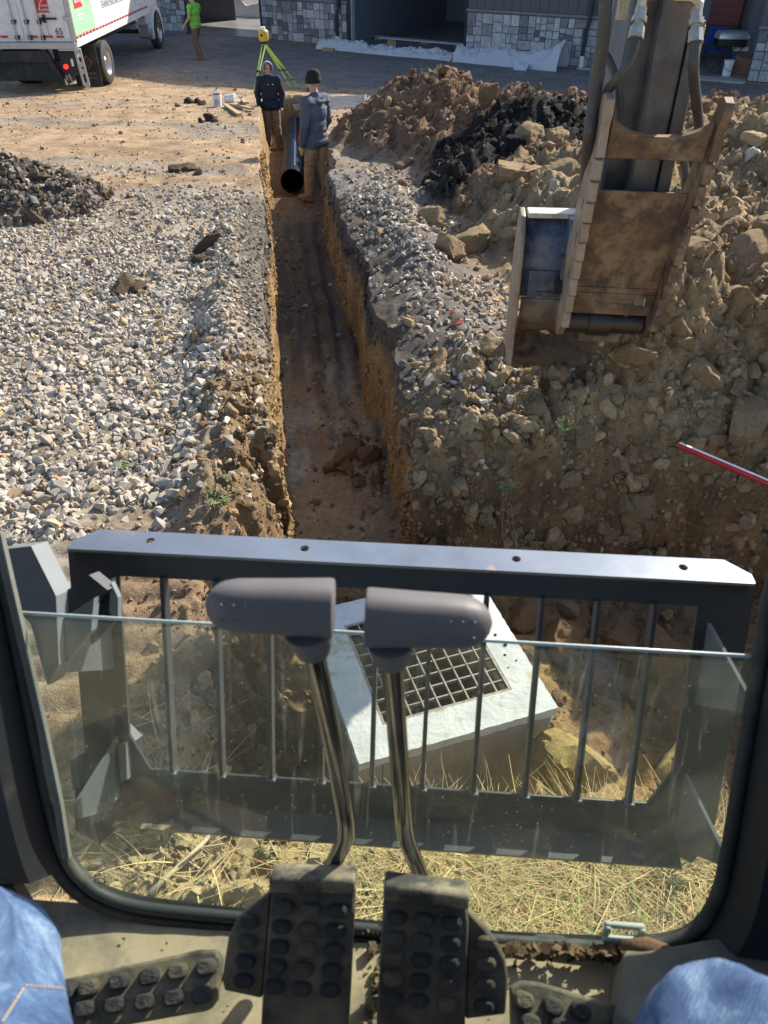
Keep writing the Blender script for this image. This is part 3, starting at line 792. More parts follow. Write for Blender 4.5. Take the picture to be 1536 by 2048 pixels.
# crumpled poly sheeting along the front
def plastic():
    m = bpy.data.materials.new('poly_sheeting'); t, b = nodes(m)
    b.inputs['Base Color'].default_value = (.62, .66, .72, 1); b.inputs['Roughness'].default_value = .3
    b.inputs['Alpha'].default_value = .82
    return m
M_POLY = plastic()
def sheet(name, u0, u1, wid, hgt, d0, label, seed, zoff=0.0):
    s0, s1 = FS(u0), FS(u1); n, m = 200, 34
    S = np.linspace(s0, s1, n)[:, None] + np.zeros((1, m)); T = np.linspace(0, 1, m)[None] + np.zeros((n, 1))
    prof = np.sin(T * math.pi) ** .6
    hh = hgt * (.45 + .8 * vn(S * 1.3, T * 0, seed)) * prof + (.22 * fbm(S * 5, T * 5, 3, seed + 3) + .08 * (.5 - np.abs(2 * vn(S * 7 + 3 * T, T * 6 - S * 2, seed + 9) - 1))) * prof
    D = d0 + wid * (T - .25 + .25 * fbm(S * .9, T * 1.5, 3, seed + 5))
    pts = [FP(float(a), float(b), GZ + zoff + .012 + max(0, float(c))) for a, b, c in zip(S.ravel(), D.ravel(), hh.ravel())]
    idx = np.arange(n * m).reshape(n, m)
    F = np.stack([idx[:-1, :-1], idx[1:, :-1], idx[1:, 1:], idx[:-1, 1:]], -1).reshape(-1, 4)
    me = fast_mesh(name, np.array([p[:] for p in pts]), F, 4, None, True); me.materials.append(M_POLY)
    o = link(bpy.data.objects.new(name, me)); return tag(o, label, 'plastic sheet')
sheet('plastic_sheet', 660, 926, .8, .26, .30, 'rolled pale plastic sheeting on the sill of the wide open bay', 131)
sheet('plastic_sheet', 930, 1136, 1.0, .62, .28, 'crumpled pale plastic heaped against the stone wainscot', 141)
sheet('plastic_sheet', 1060, 1085, .35, .12, 1.1, 'small scrap of white plastic lying on the drive', 151)
def back_sheet():
    m = MB(); 
    c0 = G(460, 34, GZ + .05); c1 = G(535, 37, GZ + .05); pts = []; n = 60
    A = []; B = []; Cc = []
    for i in range(n):
        f = i / (n - 1); p = c0.lerp(c1, f); h = .25 + .45 * float(vn(np.array([f * 5]), np.array([0.]), 77)[0])
        A.append(p); B.append(p + Vector((.1, .3, h))); Cc.append(p + Vector((.2, 1.0, h * .6)))
    m.strip(A, B); m.strip(B, Cc); o = m.build('plastic_sheet', M_POLY, smooth=True); tag(o, 'bank of white plastic closing the far end of the left bay', 'plastic sheet')
back_sheet()
for i, (u0, v0, u1, v1, w) in enumerate(((762, 75, 930, 90, .28), (742, 71, 850, 82, .1))):
    p0, p1 = G(u0, v0, GZ + .3 - .15 * i), G(u1 + 20, v1, GZ + .3 - .15 * i); mb = MB(); mb.bar(p0, p1, w, .04); tag(mb.build('lumber_board', mk('primed_board', (.38, .40, .42), .6), bevel=.004), ('wide pale board lying across the wide bay floor', 'narrow dark-edged board behind the pale one in the bay')[i], 'board')
    mb = MB(); 
    for f in (.12, .85):
        q = p0.lerp(p1, f); mb.box((q.x, q.y, (GZ + .05 + q.z - .02) / 2), (.3, .1, q.z - .02 - GZ - .05))
    tag(mb.build('timber_block', M_WOOD), ('timber blocks under the wide pale board', 'timber blocks under the narrow board')[i], 'blocking')
mb = MB(); mb.bar(G(646, 99, GZ + .03), G(668, 101, GZ + .03), .12, .12); tag(mb.build('timber_offcut', M_WOOD), 'pale timber offcut at the end of the rolled plastic', 'timber')

# things in the right bay
def bayp(u, v, dz=.05): return G(u, v, GZ + dz)
def px_m(p): return (p - cam.location).dot(Vector((0, CP, -SP))) / FPX
g = bayp(1447, 146); k = px_m(g)
gr = thing('camp_grill', 'folding camp grill with domed silver lid on crossed black legs', 'grill', g)
mb = MB(); c = g + Vector((-.02, 0, .86)); 
for i in range(5):
    f = i / 4; mb.add([c + Vector((sx * (.43 - .10 * f ** 2), sy * (.26 - .1 * f ** 2), .2 * math.sin(f * 1.5))) for sx, sy in ((-1, -1), (1, -1), (1, 1), (-1, 1))], [(0, 1, 2, 3)])
vs = mb.v; mb.f = [(i * 4 + a, i * 4 + (a + 1) % 4, i * 4 + 4 + (a + 1) % 4, i * 4 + 4 + a) for i in range(4) for a in range(4)] + [(16, 17, 18, 19), (3, 2, 1, 0)]
mb.build('lid', mk('grill_lid', (.55, .58, .6), .3, .6), gr, bevel=.03)
mb = MB(); mb.box(c + Vector((0, 0, -.09)), (.82, .5, .17)); mb.build('firebox', mk('black_enamel', (.015, .015, .018), .4), gr, bevel=.03)
for sx in (-1, 1):
    for sy in (-1, 1):
        mb = MB(); mb.tube([c + Vector((sx * .36, sy * .2, -.15)), g + Vector((-sx * .36, sy * .22, .0))], .016, 8); mb.build('leg', M_STEEL_D, gr)
ch = bayp(1425, 134); fc = thing('camp_chair', 'blue folding camp chair standing behind the grill', 'chair', ch)
MBLUE = mk('blue_canvas', (.02, .06, .35), .8)
mb = MB(); mb.box(ch + Vector((0, .22, .78)), (.62, .05, .5), (.2, 0, 0)); mb.build('backrest', MBLUE, fc, bevel=.02)
mb = MB(); mb.box(ch + Vector((0, 0, .44)), (.58, .5, .04)); mb.build('seat', MBLUE, fc, bevel=.015)
for sx in (-1, 1):
    for sy in (-1, 1):
        mb = MB(); mb.tube([ch + Vector((sx * .28, sy * .22, 0)), ch + Vector((-sx * .02 + sx * .28, -sy * .22, .46 if sy < 0 else 1.02))], .013, 8); mb.build('leg', M_STEEL_D, fc)
j = bayp(1470, 141); jg = thing('drink_cooler', 'tall blue drink cooler with white lid beside the cardboard box', 'cooler', j)
mb = MB(); mb.tube([j, j + Vector((0, 0, .04)), j + Vector((0, 0, .52))], [.17, .19, .2], 20); mb.build('body', mk('cooler_blue', (.02, .13, .32), .4), jg, smooth='auto')
mb = MB(); mb.tube([j + Vector((0, 0, .52)), j + Vector((0, 0, .6)), j + Vector((0, 0, .64))], [.215, .21, .16], 20); mb.build('lid', M_WHITE, jg, smooth='auto')
b = bayp(1478, 148); bx_ = thing('cardboard_box', 'brown cardboard box against the stone pier', 'box', b)
mb = MB(); mb.box(b + Vector((.05, 0, .24)), (.42, .36, .48), (0, 0, ROTF)); mb.build('carton', mk('cardboard', (.24, .13, .08), .85), bx_, bevel=.006)
mb = MB(); mb.box(b + Vector((.05, -.14, .5)), (.40, .2, .015), (.5, 0, ROTF)); mb.build('flap', mk('cardboard_flap', (.2, .07, .06), .85), bx_)
pw = bayp(1452, 151); pl = thing('pail', 'white upright pail standing at the bay threshold', 'pail', pw)
mb = MB(); mb.tube([pw, pw + Vector((0, 0, .36)), pw + Vector((0, 0, .36)), pw + Vector((0, 0, .39))], [.115, .135, .145, .145], 18); mb.build('tub', M_WHITE, pl, smooth='auto')
mb = MB(); mb.tube([pw + Vector((-.14, 0, .32)), pw + Vector((-.13, -.1, .2)), pw + Vector((0, -.16, .12)), pw + Vector((.13, -.1, .2)), pw + Vector((.14, 0, .32))], .006, 6); mb.build('handle', M_STEEL_D, pl)
rp = bayp(1440, 118); tcq = thing('tool_chest', 'dim red tool chest on a dark stand at the back of the bay', 'tool chest', rp)
mb = MB(); mb.box(rp + Vector((0, .3, .45)), (.95, .5, .9), (0, 0, ROTF)); mb.build('stand', M_STEEL_D, tcq, bevel=.01)
mb = MB(); mb.box(rp + Vector((0, .3, 1.4)), (.9, .48, 1.0), (0, 0, ROTF)); mb.build('cabinet', mk('red_enamel', (.16, .02, .03), .4), tcq, bevel=.01)
for q in range(4):
    mb = MB(); mb.box(rp + Vector((0, .3, 1.05 + q * .23)) + FN * .245, (.84, .02, .19), (0, 0, ROTF)); mb.build('drawer', mk('red_enamel', (.16, .02, .03), .4), tcq, bevel=.006)

# woods beyond the shed
M_BARK = mk('bark', (.26, .19, .13), .95, bmp=.6, bscale=20); M_TWIG = mk('twig', (.27, .20, .145), .95)
rt = random.Random(9)
for i in range(16):
    u = rt.uniform(462, 540); yv = rt.uniform(49, 62)
    r = ray(u, 5); x = r.x / r.y * yv; z = H(x, yv); hgt = rt.uniform(7, 11)
    tr = thing('bare_tree', 'leafless grey-brown tree in the wood behind the open bay', 'tree', (x, yv, z), 'bare trees behind the shed')
    mb = MB(); pts = [Vector((x + rt.uniform(-.1, .1) * q, yv + rt.uniform(-.1, .1) * q, z - .2 + hgt * q / 6)) for q in range(7)]
    mb.tube(pts, [.16 * (1 - q / 7.5) + .02 for q in range(7)], 8); mb.build('trunk', M_BARK, tr, smooth=True)
    mb = MB()
    for q in range(26):
        f = rt.uniform(.1, .95); p = pts[int(f * 6)]; a = rt.uniform(0, 6.28); L = rt.uniform(.8, 2.4) * (1.1 - f)
        mb.tube([p, p + Vector((math.cos(a) * L * .5, math.sin(a) * L * .5, L * .35)), p + Vector((math.cos(a) * L, math.sin(a) * L, L * .9))], [.03, .018, .006], 5, False)
    mb.build('crown', M_TWIG, tr)

# ================================================================== box truck
M_TRW = mk('truck_white', (.74, .75, .77), .35, dirt=(.42, .38, .34), dscale=3, dlo=.62, dhi=.9)
M_TRG = mk('truck_green', (.36, .60, .42), .4)
M_BLACK = mk('black_rubber', (.018, .018, .02), .75)
M_DARK = mk('chassis_black', (.02, .022, .026), .6, dirt=(.12, .10, .08), dscale=4, dlo=.5, dhi=.8)
M_RED = mk('red_print', (.55, .035, .035), .5)
M_CHROME = mk('worn_metal', (.55, .56, .58), .35, .9)
M_ALU = mk('aluminium', (.42, .44, .47), .4, .7)
TX0, TX1, TY0, TY1, TZ0, TZ1 = -10.15, -7.66, 22.2, 29.75, .02, 2.55
truck = thing('box_truck', 'white box truck with pale green panel parked before the shed', 'truck', (-8.9, 26, GZ))
mb = MB(); mb.span((TX0, TY0 + .05, TZ0 + .12), (TX1 - .01, TY1, TZ1)); mb.build('cargo_box', M_TRW, truck, bevel=.02)
mb = MB(); mb.span((TX1 - .05, TY0 + .03, TZ0), (TX1 + .02, TY1 + .01, TZ0 + .17)); mb.build('side_rail', M_TRW, truck, bevel=.01)
mb = MB(); mb.span((TX1 - .01, TY0 + .10, TZ0 + .24), (TX1 + .006, TY0 + 1.75, TZ1 - .1)); mb.build('green_panel', M_TRG, truck)
for i in range(6):
    y0 = TY0 + 1.78 + i * .98
    mb = MB(); mb.span((TX1 - .012, y0, TZ0 + .2), (TX1 + .004, y0 + .95, TZ1 - .08)); mb.build('side_panel', M_TRW, truck, bevel=.004)
for i in range(26):
    mb = MB(); y0 = TY0 + .12 + i * .285; mb.span((TX1 + .0, y0, TZ0 + .175), (TX1 + .024, y0 + .13, TZ0 + .225)); mb.build('reflective_tape', M_RED, truck)
# rear frame and doors
mb = MB()
for a, b in ((TX0 - .01, TX0 + .09), (TX1 - .09, TX1 + .02)): mb.span((a, TY0, TZ0 + .1), (b, TY0 + .1, TZ1))
mb.span((TX0, TY0, TZ1 - .12), (TX1, TY0 + .1, TZ1 + .02))
mb.build('rear_frame', M_ALU, truck, bevel=.01)
xm = (TX0 + TX1) / 2
for a, b in ((TX0 + .1, xm - .01), (xm + .01, TX1 - .1)):
    mb = MB(); mb.span((a, TY0 + .02, TZ0 + .2), (b, TY0 + .09, TZ1 - .14)); d = mb.build('rear_door', M_TRW, truck, bevel=.01)
    for f in (.12, .86) if a < xm - .5 else (.12, .40):
        x = a + (b - a) * f
        m2 = MB(); m2.tube([(x, TY0 - .02, TZ0 + .16), (x, TY0 - .02, TZ1 - .1)], .018, 8); m2.build('lock_rod', M_ALU, d, smooth='auto')
        for z in (TZ0 + .22, TZ0 + .55, TZ0 + 1.5):
            m2 = MB(); m2.box((x, TY0 + .0, z), (.09, .05, .10)); m2.tube([(x + .05, TY0 - .02, z + .02), (x + .05, TY0 + .03, z + .02)], .03, 10); m2.build('rod_bracket', M_DARK, d, bevel=.006)
    if a > xm - .5:
        x = a + (b - a) * .42
        m2 = MB(); m2.box((x + .22, TY0 - .03, TZ0 + .62), (.42, .03, .045)); m2.box((x + .12, TY0 - .02, TZ0 + .62), (.07, .05, .17)); m2.build('latch_handle', M_DARK, d, bevel=.006)
        m2 = MB(); m2.tube([(x + .13, TY0 - .02, TZ0 + .55), (x + .15, TY0 - .02, TZ0 + .40), (x + .14, TY0 - .02, TZ0 + .22)], .008, 6); m2.build('latch_chain', M_ALU, d)
        m2 = MB(); 
        for z in (TZ0 + .62, TZ0 + 1.6): m2.box((b + .02, TY0 - .005, z), (.2, .03, .09))
        m2.build('hinge', M_ALU, d, bevel=.005)
mb = MB()
for x in (TX0 + .3, TX0 + .75, xm + .25, xm + .62, TX1 - .35): mb.span((x - .09, TY0 + .0, TZ0 + .215), (x + .09, TY0 + .03, TZ0 + .265))
mb.build('rear_tape', M_RED, truck)
mb = MB(); mb.span((TX0, TY0 - .06, TZ0 - .02), (TX1, TY0 + .08, TZ0 + .12)); mb.build('rear_sill', M_ALU, truck, bevel=.01)
def text_part(name, body, size, m, loc, rot, parent, ext=.004, sx=1.0):
    c = bpy.data.curves.new(name, 'FONT'); c.body = body; c.size = size; c.extrude = ext; c.resolution_u = 3
    to = bpy.data.objects.new(name, c); link(to)
    dg = bpy.context.evaluated_depsgraph_get()
    me = bpy.data.meshes.new_from_object(to.evaluated_get(dg)); bpy.data.objects.remove(to)
    me.materials.clear(); me.materials.append(m)
    o = inst(name, me, parent, loc, rot, (sx, 1, 1)); return o
M_INK = mk('print_dark', (.035, .04, .055), .6); M_PRW = mk('print_white', (.8, .8, .82), .6); M_PRG = mk('print_grey', (.22, .23, .26), .7); M_PRK = mk('print_teal', (.18, .26, .25), .6)
text_part('fleet_number', '65', .19, M_INK, (TX1 - .45, TY0 + .012, TZ0 + .29), (R(90), 0, 0), truck)
def logo(parent, org, ex, ez, w, h, n):
    f = lambda a, b, c: Vector(org) + Vector(ex) * a + Vector(ez) * b + Vector(n) * c
    m2 = MB(); m2.prism([(0, 0), (w, 0), (w, h), (0, h)], f, 0, .005); lg = m2.build('logo_plate', M_RED, parent)
    m2 = MB(); A = []; B = []
    for i in range(13):
        a = R(90 * i / 12); r = w * .78
        cx, cz = w * .98, h * .12
        A.append(f(cx - r * math.cos(a), cz + r * math.sin(a) * h / w * 1.0, .008)); B.append(f(cx - (r - w * .045) * math.cos(a), cz + (r - w * .045) * math.sin(a) * h / w, .008))
    m2.strip(A, B); m2.build('logo_arc', M_PRW, lg, fixn=False)
    return f, lg
f, lg = logo(truck, (TX1 - .78, TY0 + .015, TZ0 + .74), (1, 0, 0), (0, 0, 1), .30, .33, (0, -1, 0))
text_part('logo_text', 'Owens', .085, M_PRW, f(.085, .125, .007), (R(90), 0, 0), lg, .002); text_part('logo_text', 'Corning', .085, M_PRW, f(.045, .04, .007), (R(90), 0, 0), lg, .002)
f, lg = logo(truck, (TX1 + .008, TY0 + .42, TZ0 + .78), (0, 1, 0), (0, 0, 1), .62, .95, (1, 0, 0))
text_part('logo_text', 'Owens', .17, M_PRW, f(.13, .30, .007), (R(90), 0, R(90)), lg, .002); text_part('logo_text', 'Corning', .17, M_PRW, f(.07, .11, .007), (R(90), 0, R(90)), lg, .002)
mb = MB(); mb.span((TX1 + .004, TY0 + .55, TZ0 + .62), (TX1 + .01, TY0 + 1.0, TZ0 + .64)); mb.span((TX1 + .004, TY0 + .55, TZ0 + .54), (TX1 + .01, TY0 + .9, TZ0 + .56)); mb.build('white_stripe', M_PRW, truck)
text_part('web_address', 'TEAMALPHACHIO.COM', .25, M_PRK, (TX1 + .007, TY0 + 2.6, TZ0 + .58), (R(90), 0, R(90)), truck, .003, .82)
# access door, vents near the front of the box
mb = MB(); mb.span((TX1, TY1 - 1.55, TZ0 + .35), (TX1 + .02, TY1 - .75, TZ1 - .3)); ad = mb.build('side_door', M_TRW, truck, bevel=.008)
for z in (.55, 1.1):
    m2 = MB(); m2.box((TX1 + .03, TY1 - .8, TZ0 + z), (.03, .2, .07)); m2.build('door_hinge', M_DARK, ad)
# rear underbody
mb = MB(); mb.span((TX0 + .5, TY0 + .3, TZ0 - .28), (TX0 + .72, TY1 + 2.2, TZ0 - .02)); mb.span((TX1 - .72, TY0 + .3, TZ0 - .28), (TX1 - .5, TY1 + 2.2, TZ0 - .02))
for yy in np.arange(TY0 + .5, TY1, 1.1): mb.span((TX0 + .1, yy, TZ0 - .08), (TX1 - .1, yy + .1, TZ0 + .1))
mb.build('chassis', M_DARK, truck)
mb = MB(); mb.span((TX0 + .1, TY0 + .0, TZ0 - .32), (TX1 - .75, TY0 + .12, TZ0 - .06)); mb.span((TX0 + .2, TY0 + .15, TZ0 - .75), (TX1 - .5, TY0 + .35, TZ0 - .3)); mb.build('lift_gate', M_DARK, truck, bevel=.01)
mb = MB(); mb.bar((TX1 - .82, TY0 + .02, TZ0 - .05), (TX1 - .52, TY0 + .1, TZ0 - .86), .11, .16, (0, 1, 0)); mb.build('lift_arm', M_DARK, truck, bevel=.01)
mb = MB(); mb.span((TX1 - .52, TY0 + .1, TZ0 - .62), (TX1 - .06, TY0 + .2, TZ0 - .1)); mb.build('lamp_panel', M_DARK, truck, bevel=.01)
def glow(name, col, s):
    m = bpy.data.materials.new(name); t, b = nodes(m); b.inputs['Base Color'].default_value = (*col, 1); b.inputs['Emission Color'].default_value = (*col, 1); b.inputs['Emission Strength'].default_value = s; return m
mb = MB(); mb.tube([(TX1 - .40, TY0 + .06, TZ0 - .42), (TX1 - .40, TY0 + .1, TZ0 - .42)], .055, 14); mb.build('tail_lamp', glow('tail_light', (.9, .02, .01), 2.2), truck, smooth='auto')
mb = MB(); mb.tube([(TX1 - .36, TY0 + .06, TZ0 - .58), (TX1 - .33, TY0 + .02, TZ0 - .66), (TX1 - .30, TY0 + .05, TZ0 - .78), (TX1 - .34, TY0 + .07, TZ0 - .68)], .014, 6); mb.build('chain_hook', M_CHROME, truck)
mb = MB(); mb.span((TX1 - .22, TY0 + .0, TZ0 - .40), (TX1 - .17, TY0 + .04, TZ0 - .24)); mb.build('clip_bracket', M_PRW, truck)
# galvanised step upright with square holes
mb = MB()
mb.bar((TX1 - .075, TY0 + .05, TZ0 - .02), (TX1 - .03, TY0 + .05, TZ0 - .84), .045, .06, (0, 1, 0)); mb.bar((TX1 + .055, TY0 + .05, TZ0 - .02), (TX1 + .10, TY0 + .05, TZ0 - .84), .045, .06, (0, 1, 0))
for z, dx in ((-.06, 0), (-.36, .015), (-.52, .02), (-.82, .04)): mb.span((TX1 - .06 + dx, TY0 + .02, TZ0 + z - .06), (TX1 + .06 + dx, TY0 + .08, TZ0 + z + .05))
mb.build('step_upright', M_ALU, truck, bevel=.006)
mb = MB(); mb.span((TX1 - .45, TY0 - .04, TZ0 - .06), (TX1 + .05, TY0 + .1, TZ0 - .025)); mb.build('step_plate', M_ALU, truck)
mb = MB(); mb.span((TX1 - .02, TY0 + .0, TZ0 - .2), (TX1 + .06, TY0 + .02, TZ0 - .12)); mb.build('reflector', M_PRW, truck)
# mud flap
YF = TY0 + 1.05
mb = MB(); mb.span((TX1 - .56, YF, GZ + .1), (TX1 + .12, YF + .02, TZ0 - .05)); fl = mb.build('mud_flap', M_DARK, truck)
m2 = MB(); c = Vector((TX1 - .16, YF - .012, GZ + .66))
for q in range(4):
    a, b = R(90 * q), R(90 * q + 90); m2.bar(c + Vector((.125 * math.cos(a), 0, .155 * math.sin(a))), c + Vector((.125 * math.cos(b), 0, .155 * math.sin(b))), .014, .01, (0, 1, 0))
m2.build('diamond_border', M_PRG, fl)
m2 = MB(); m2.prism([(.10, 0), (0, .125), (-.10, 0), (0, -.125)], lambda a, b, cc: c + Vector((a, cc, b)), 0, .006); m2.build('diamond_badge', mk('badge_red', (.12, .04, .04), .7), fl)
text_part('flap_text', 'TRUCK SALES', .075, M_PRG, (TX1 - .44, YF - .006, GZ + .38), (R(90), 0, 0), fl, .002); text_part('flap_text', '& SERVICE, INC.', .072, M_PRG, (TX1 - .46, YF - .006, GZ + .27), (R(90), 0, 0), fl, .002)
def wheel(x, y, r, w, side):
    z = GZ + r; m2 = MB(); pr = [(-.5, .62), (-.5, .9), (-.38, 1), (.38, 1), (.5, .9), (.5, .62)]; n = 32
    vs = [(x + a * w, y + b * r * math.cos(2 * math.pi * q / n), z + b * r * math.sin(2 * math.pi * q / n)) for q in range(n) for a, b in pr]
    m2.add(vs, [(q * 6 + i, q * 6 + i + 1, ((q + 1) % n) * 6 + i + 1, ((q + 1) % n) * 6 + i) for q in range(n) for i in range(5)])
    ty = m2.build('wheel', mk('tyre_rubber', (.045, .042, .04), .85, bmp=.2), truck, smooth='auto')
    m2 = MB(); pr = [(.46, .63), (.46, .58), (.2, .5), (.12, .3), (.2, .26), (.3, .2), (.32, .0)]
    vs = [(x + a * w * side, y + b * r * math.cos(2 * math.pi * q / n), z + b * r * math.sin(2 * math.pi * q / n)) for q in range(n) for a, b in pr]
    m2.add(vs, [(q * 7 + i, q * 7 + i + 1, ((q + 1) % n) * 7 + i + 1, ((q + 1) % n) * 7 + i) for q in range(n) for i in range(6)])
    m2.build('rim', M_CHROME, ty, smooth='auto')
    m2 = MB()
    for q in range(10):
        a = q * 2 * math.pi / 10; m2.tube([(x + side * .1 * w, y + .4 * r * math.cos(a), z + .4 * r * math.sin(a)), (x + side * .3 * w, y + .4 * r * math.cos(a), z + .4 * r * math.sin(a))], .018, 6)
    m2.build('lug_nuts', M_CHROME, ty)
wheel(TX1 - .05, 24.25, .52, .28, 1); wheel(TX1 - .37, 24.25, .5, .27, 1); wheel(TX0 + .16, 24.35, .5, .27, -1); wheel(TX0 + .47, 24.35, .5, .27, -1)
wheel(TX1 - .12, 30.75, .5, .27, 1); wheel(TX0 + .12, 30.75, .5, .27, -1)
for yq, rq in ((24.25, .09), (30.75, .06)): mb = MB(); mb.tube([(TX0 + .3, yq, GZ + .5), (TX1 - .3, yq, GZ + .5)], rq, 12); mb.build('axle', M_DARK, truck)
# cab and bonnet
mb = MB(); mb.span((TX0 + .2, TY1 + .1, TZ0 - .35), (TX1 - .15, TY1 + 1.15, 1.5)); mb.build('cab', M_TRW, truck, bevel=.06)
mb = MB(); mb.span((TX0 + .35, TY1 + 1.12, TZ0 - .3), (TX1 - .3, TY1 + 2.5, .62)); mb.build('bonnet', M_TRW, truck, bevel=.12)
for sx, xx in ((1, TX1 - .02), (-1, TX0 + .02)):
    mb = MB(); A = []; B = []
    for q in range(13):
        a = R(-10 + 200 * q / 12); A.append((xx, 30.75 + .62 * math.cos(a), GZ + .5 + .62 * math.sin(a))); B.append((xx - sx * .42, 30.75 + .62 * math.cos(a), GZ + .5 + .62 * math.sin(a)))
    mb.strip(A, B); A2 = [(p[0], p[1], p[2]) for p in A]; Cq = [(xx, 30.75 + .72 * math.cos(R(-10 + 200 * q / 12)), GZ + .5 + .78 * math.sin(R(-10 + 200 * q / 12))) for q in range(13)]
    mb.strip(A2, Cq); D = [(xx - sx * .42, p[1], p[2]) for p in Cq]; mb.strip(Cq, D); mb.build('fender', M_TRW, truck, smooth=True)
mb = MB(); mb.span((TX1 - .5, TY1 + .15, TZ0 - .75), (TX1 - .06, TY1 + .7, TZ0 - .3)); mb.build('fuel_tank', M_ALU, truck, bevel=.08)
mb = MB(); mb.box((TX1 - .1, TY1 - 1.3, TZ0 - .06), (.06, .22, .09)); mb.build('marker_lamp', M_PRW, truck, bevel=.01)

# ================================================================== survey tripod, pails, grating
M_LIME = mk('tripod_green', (.50, .72, .16), .5); M_YEL = mk('laser_yellow', (.62, .44, .07), .5)
ft = [G(508, 187, -.93), G(583, 174, -1.0)]; ft.append(Vector((ft[0].x + 1.0, ft[0].y + 1.5, -1.08)))
for p in ft: p.z = H(p.x, p.y)
apx = P(528, 84, 1.0) - Vector((0, 0, CAM_Z)); yy = 22.7; apx = Vector((apx.x / apx.y * yy, yy, CAM_Z + apx.z / apx.y * yy))
tp = thing('survey_tripod', 'lime green tripod carrying a yellow laser level by the trench end', 'tripod', (apx.x, apx.y, ft[0].z))
for p in ft:
    d = p - apx; s = Vector((-d.y, d.x, 0)).normalized() * .035
    mb = MB(); mid = apx + d * .58
    for q in (-1, 1): mb.bar(apx + s * q * 1.2 + Vector((0, 0, -.03)), mid + s * q * .8, .022, .03)
    mb.bar(mid - d * .12, p, .032, .032); lg = mb.build('leg', M_LIME, tp)
    m2 = MB(); m2.box(mid, (.09, .05, .06)); m2.tube([p - d * .04, p + Vector((0, 0, -.03))], [.022, .006], 8); m2.box(apx + d * .8, (.05, .05, .03)); m2.build('clamp', M_BLACK, lg)
mb = MB(); mb.tube([apx + Vector((0, 0, -.04)), apx + Vector((0, 0, .02))], .075, 14); mb.build('head_plate', M_BLACK, tp, smooth='auto')
mb = MB(); mb.tube([apx + Vector((0, 0, .02)), apx + Vector((0, 0, .05)), apx + Vector((0, 0, .24)), apx + Vector((0, 0, .27))], [.10, .125, .125, .09], 10); lv = mb.build('laser_level', M_YEL, tp, bevel=.012)
m2 = MB(); m2.tube([apx + Vector((0, 0, .27)), apx + Vector((0, 0, .33))], .06, 14); m2.build('rotor_window', M_PRW, lv, smooth='auto')
m2 = MB(); m2.box(apx + Vector((-.03, -.12, .16)), (.05, .03, .05)); m2.build('keypad', M_BLACK, lv)
def pail(p, label, lying=False, q=.66):
    o = thing('plastic_pail', label, 'pail', p, None)
    up = Vector((0, 0, 1)) if not lying else Vector((.93, -.2, .08)).normalized()
    base = p if not lying else p + Vector((0, 0, .105))
    mb = MB(); mb.tube([base, base + up * .30 * q, base + up * .30 * q, base + up * .37 * q, base + up * .37 * q, base + up * .06 * q], [r_ * q for r_ in (.13, .148, .16, .155, .14, .12)], 18, True); mb.build('tub', M_WHITE, o, smooth='auto')
    mb = MB(); c = base + up * .3 * q; 
    if not lying: mb.tube([c + Vector((.15 * math.cos(a), -.02 * math.sin(a), .19 * math.sin(a))) * q for a in np.linspace(0, math.pi, 9)], .01, 6)
    else: mb.tube([c + Vector((.15 * math.sin(a) + .05, -.15 * math.cos(a), -.06)) * q for a in np.linspace(0, math.pi, 9)], .008, 6)
    mb.build('handle', M_WHITE, o)
    if not lying:
        m2 = MB(); A = []; B = []
        for a in np.linspace(R(-120), R(-60), 7): A.append(base + Vector((.145 * math.cos(a), .145 * math.sin(a), .08)) * q); B.append(base + Vector((.152 * math.cos(a), .152 * math.sin(a), .24)) * q)
        m2.strip(A, B); m2.build('paper_label', mk('label_blue', (.35, .42, .6), .6), o)
def gp(u, v, z0):
    p = G(u, v, z0); 
    for _ in range(6): p = G(u, v, H(p.x, p.y))
    return p
pail(gp(436, 213, -.8), 'upright white pail with raised handle on the tan yard')
pail(gp(452, 208, -.8), 'white pail tipped on its side behind the upright pail', True)
q = gp(680, 215, -.8); sg = thing('steel_grating', 'flat steel grating lying on the ground past the trench', 'grating', q)
for i in range(9): mb = MB(); mb.bar((q.x - .62, q.y - .5 + i * .15, q.z + .05), (q.x + .55, q.y - .35 + i * .15, q.z + .07), .035, .05); mb.build('bar', M_ALU, sg)
for i in range(2): mb = MB(); mb.bar((q.x - .62 + 1.17 * i, q.y - .56 + .15 * i, q.z + .05), (q.x - .62 + 1.17 * i, q.y + .8 + .1 * i, q.z + .06), .05, .07); mb.build('rim_bar', M_ALU, sg)
for i, (u0, v0, u1, v1) in enumerate(((452, 214, 480, 236), (462, 212, 505, 224), (486, 203, 492, 212))):
    p0, p1 = gp(u0, v0, -.8), gp(u1, v1, -.8); mb = MB(); mb.bar(p0 + Vector((0, 0, .04)), p1 + Vector((0, 0, .06)), .09, .04); tag(mb.build('timber_stake', M_WOOD), ('broken timber stake pointing from the pails to the trench', 'long timber stake lying past the pails', 'short stub of timber near the tripod foot')[i], 'stake')
# far concrete box at the trench end
p = Vector((-2.30, 21.95, 0)); zt = -1.10
cb = thing('concrete_catch_basin', 'pale concrete box closing the far end of the trench', 'catch basin', (p.x, p.y, -1.75))
mb = MB(); mb.span((p.x - .42, p.y - .5, -1.8), (p.x + .42, p.y + .4, zt - .14)); mb.build('box', M_CONC, cb, bevel=.015)
mb = MB(); mb.span((p.x - .47, p.y - .55, zt - .14), (p.x + .47, p.y + .45, zt)); mb.build('lid', mk('clean_concrete', (.55, .53, .49), .9), cb, bevel=.015)

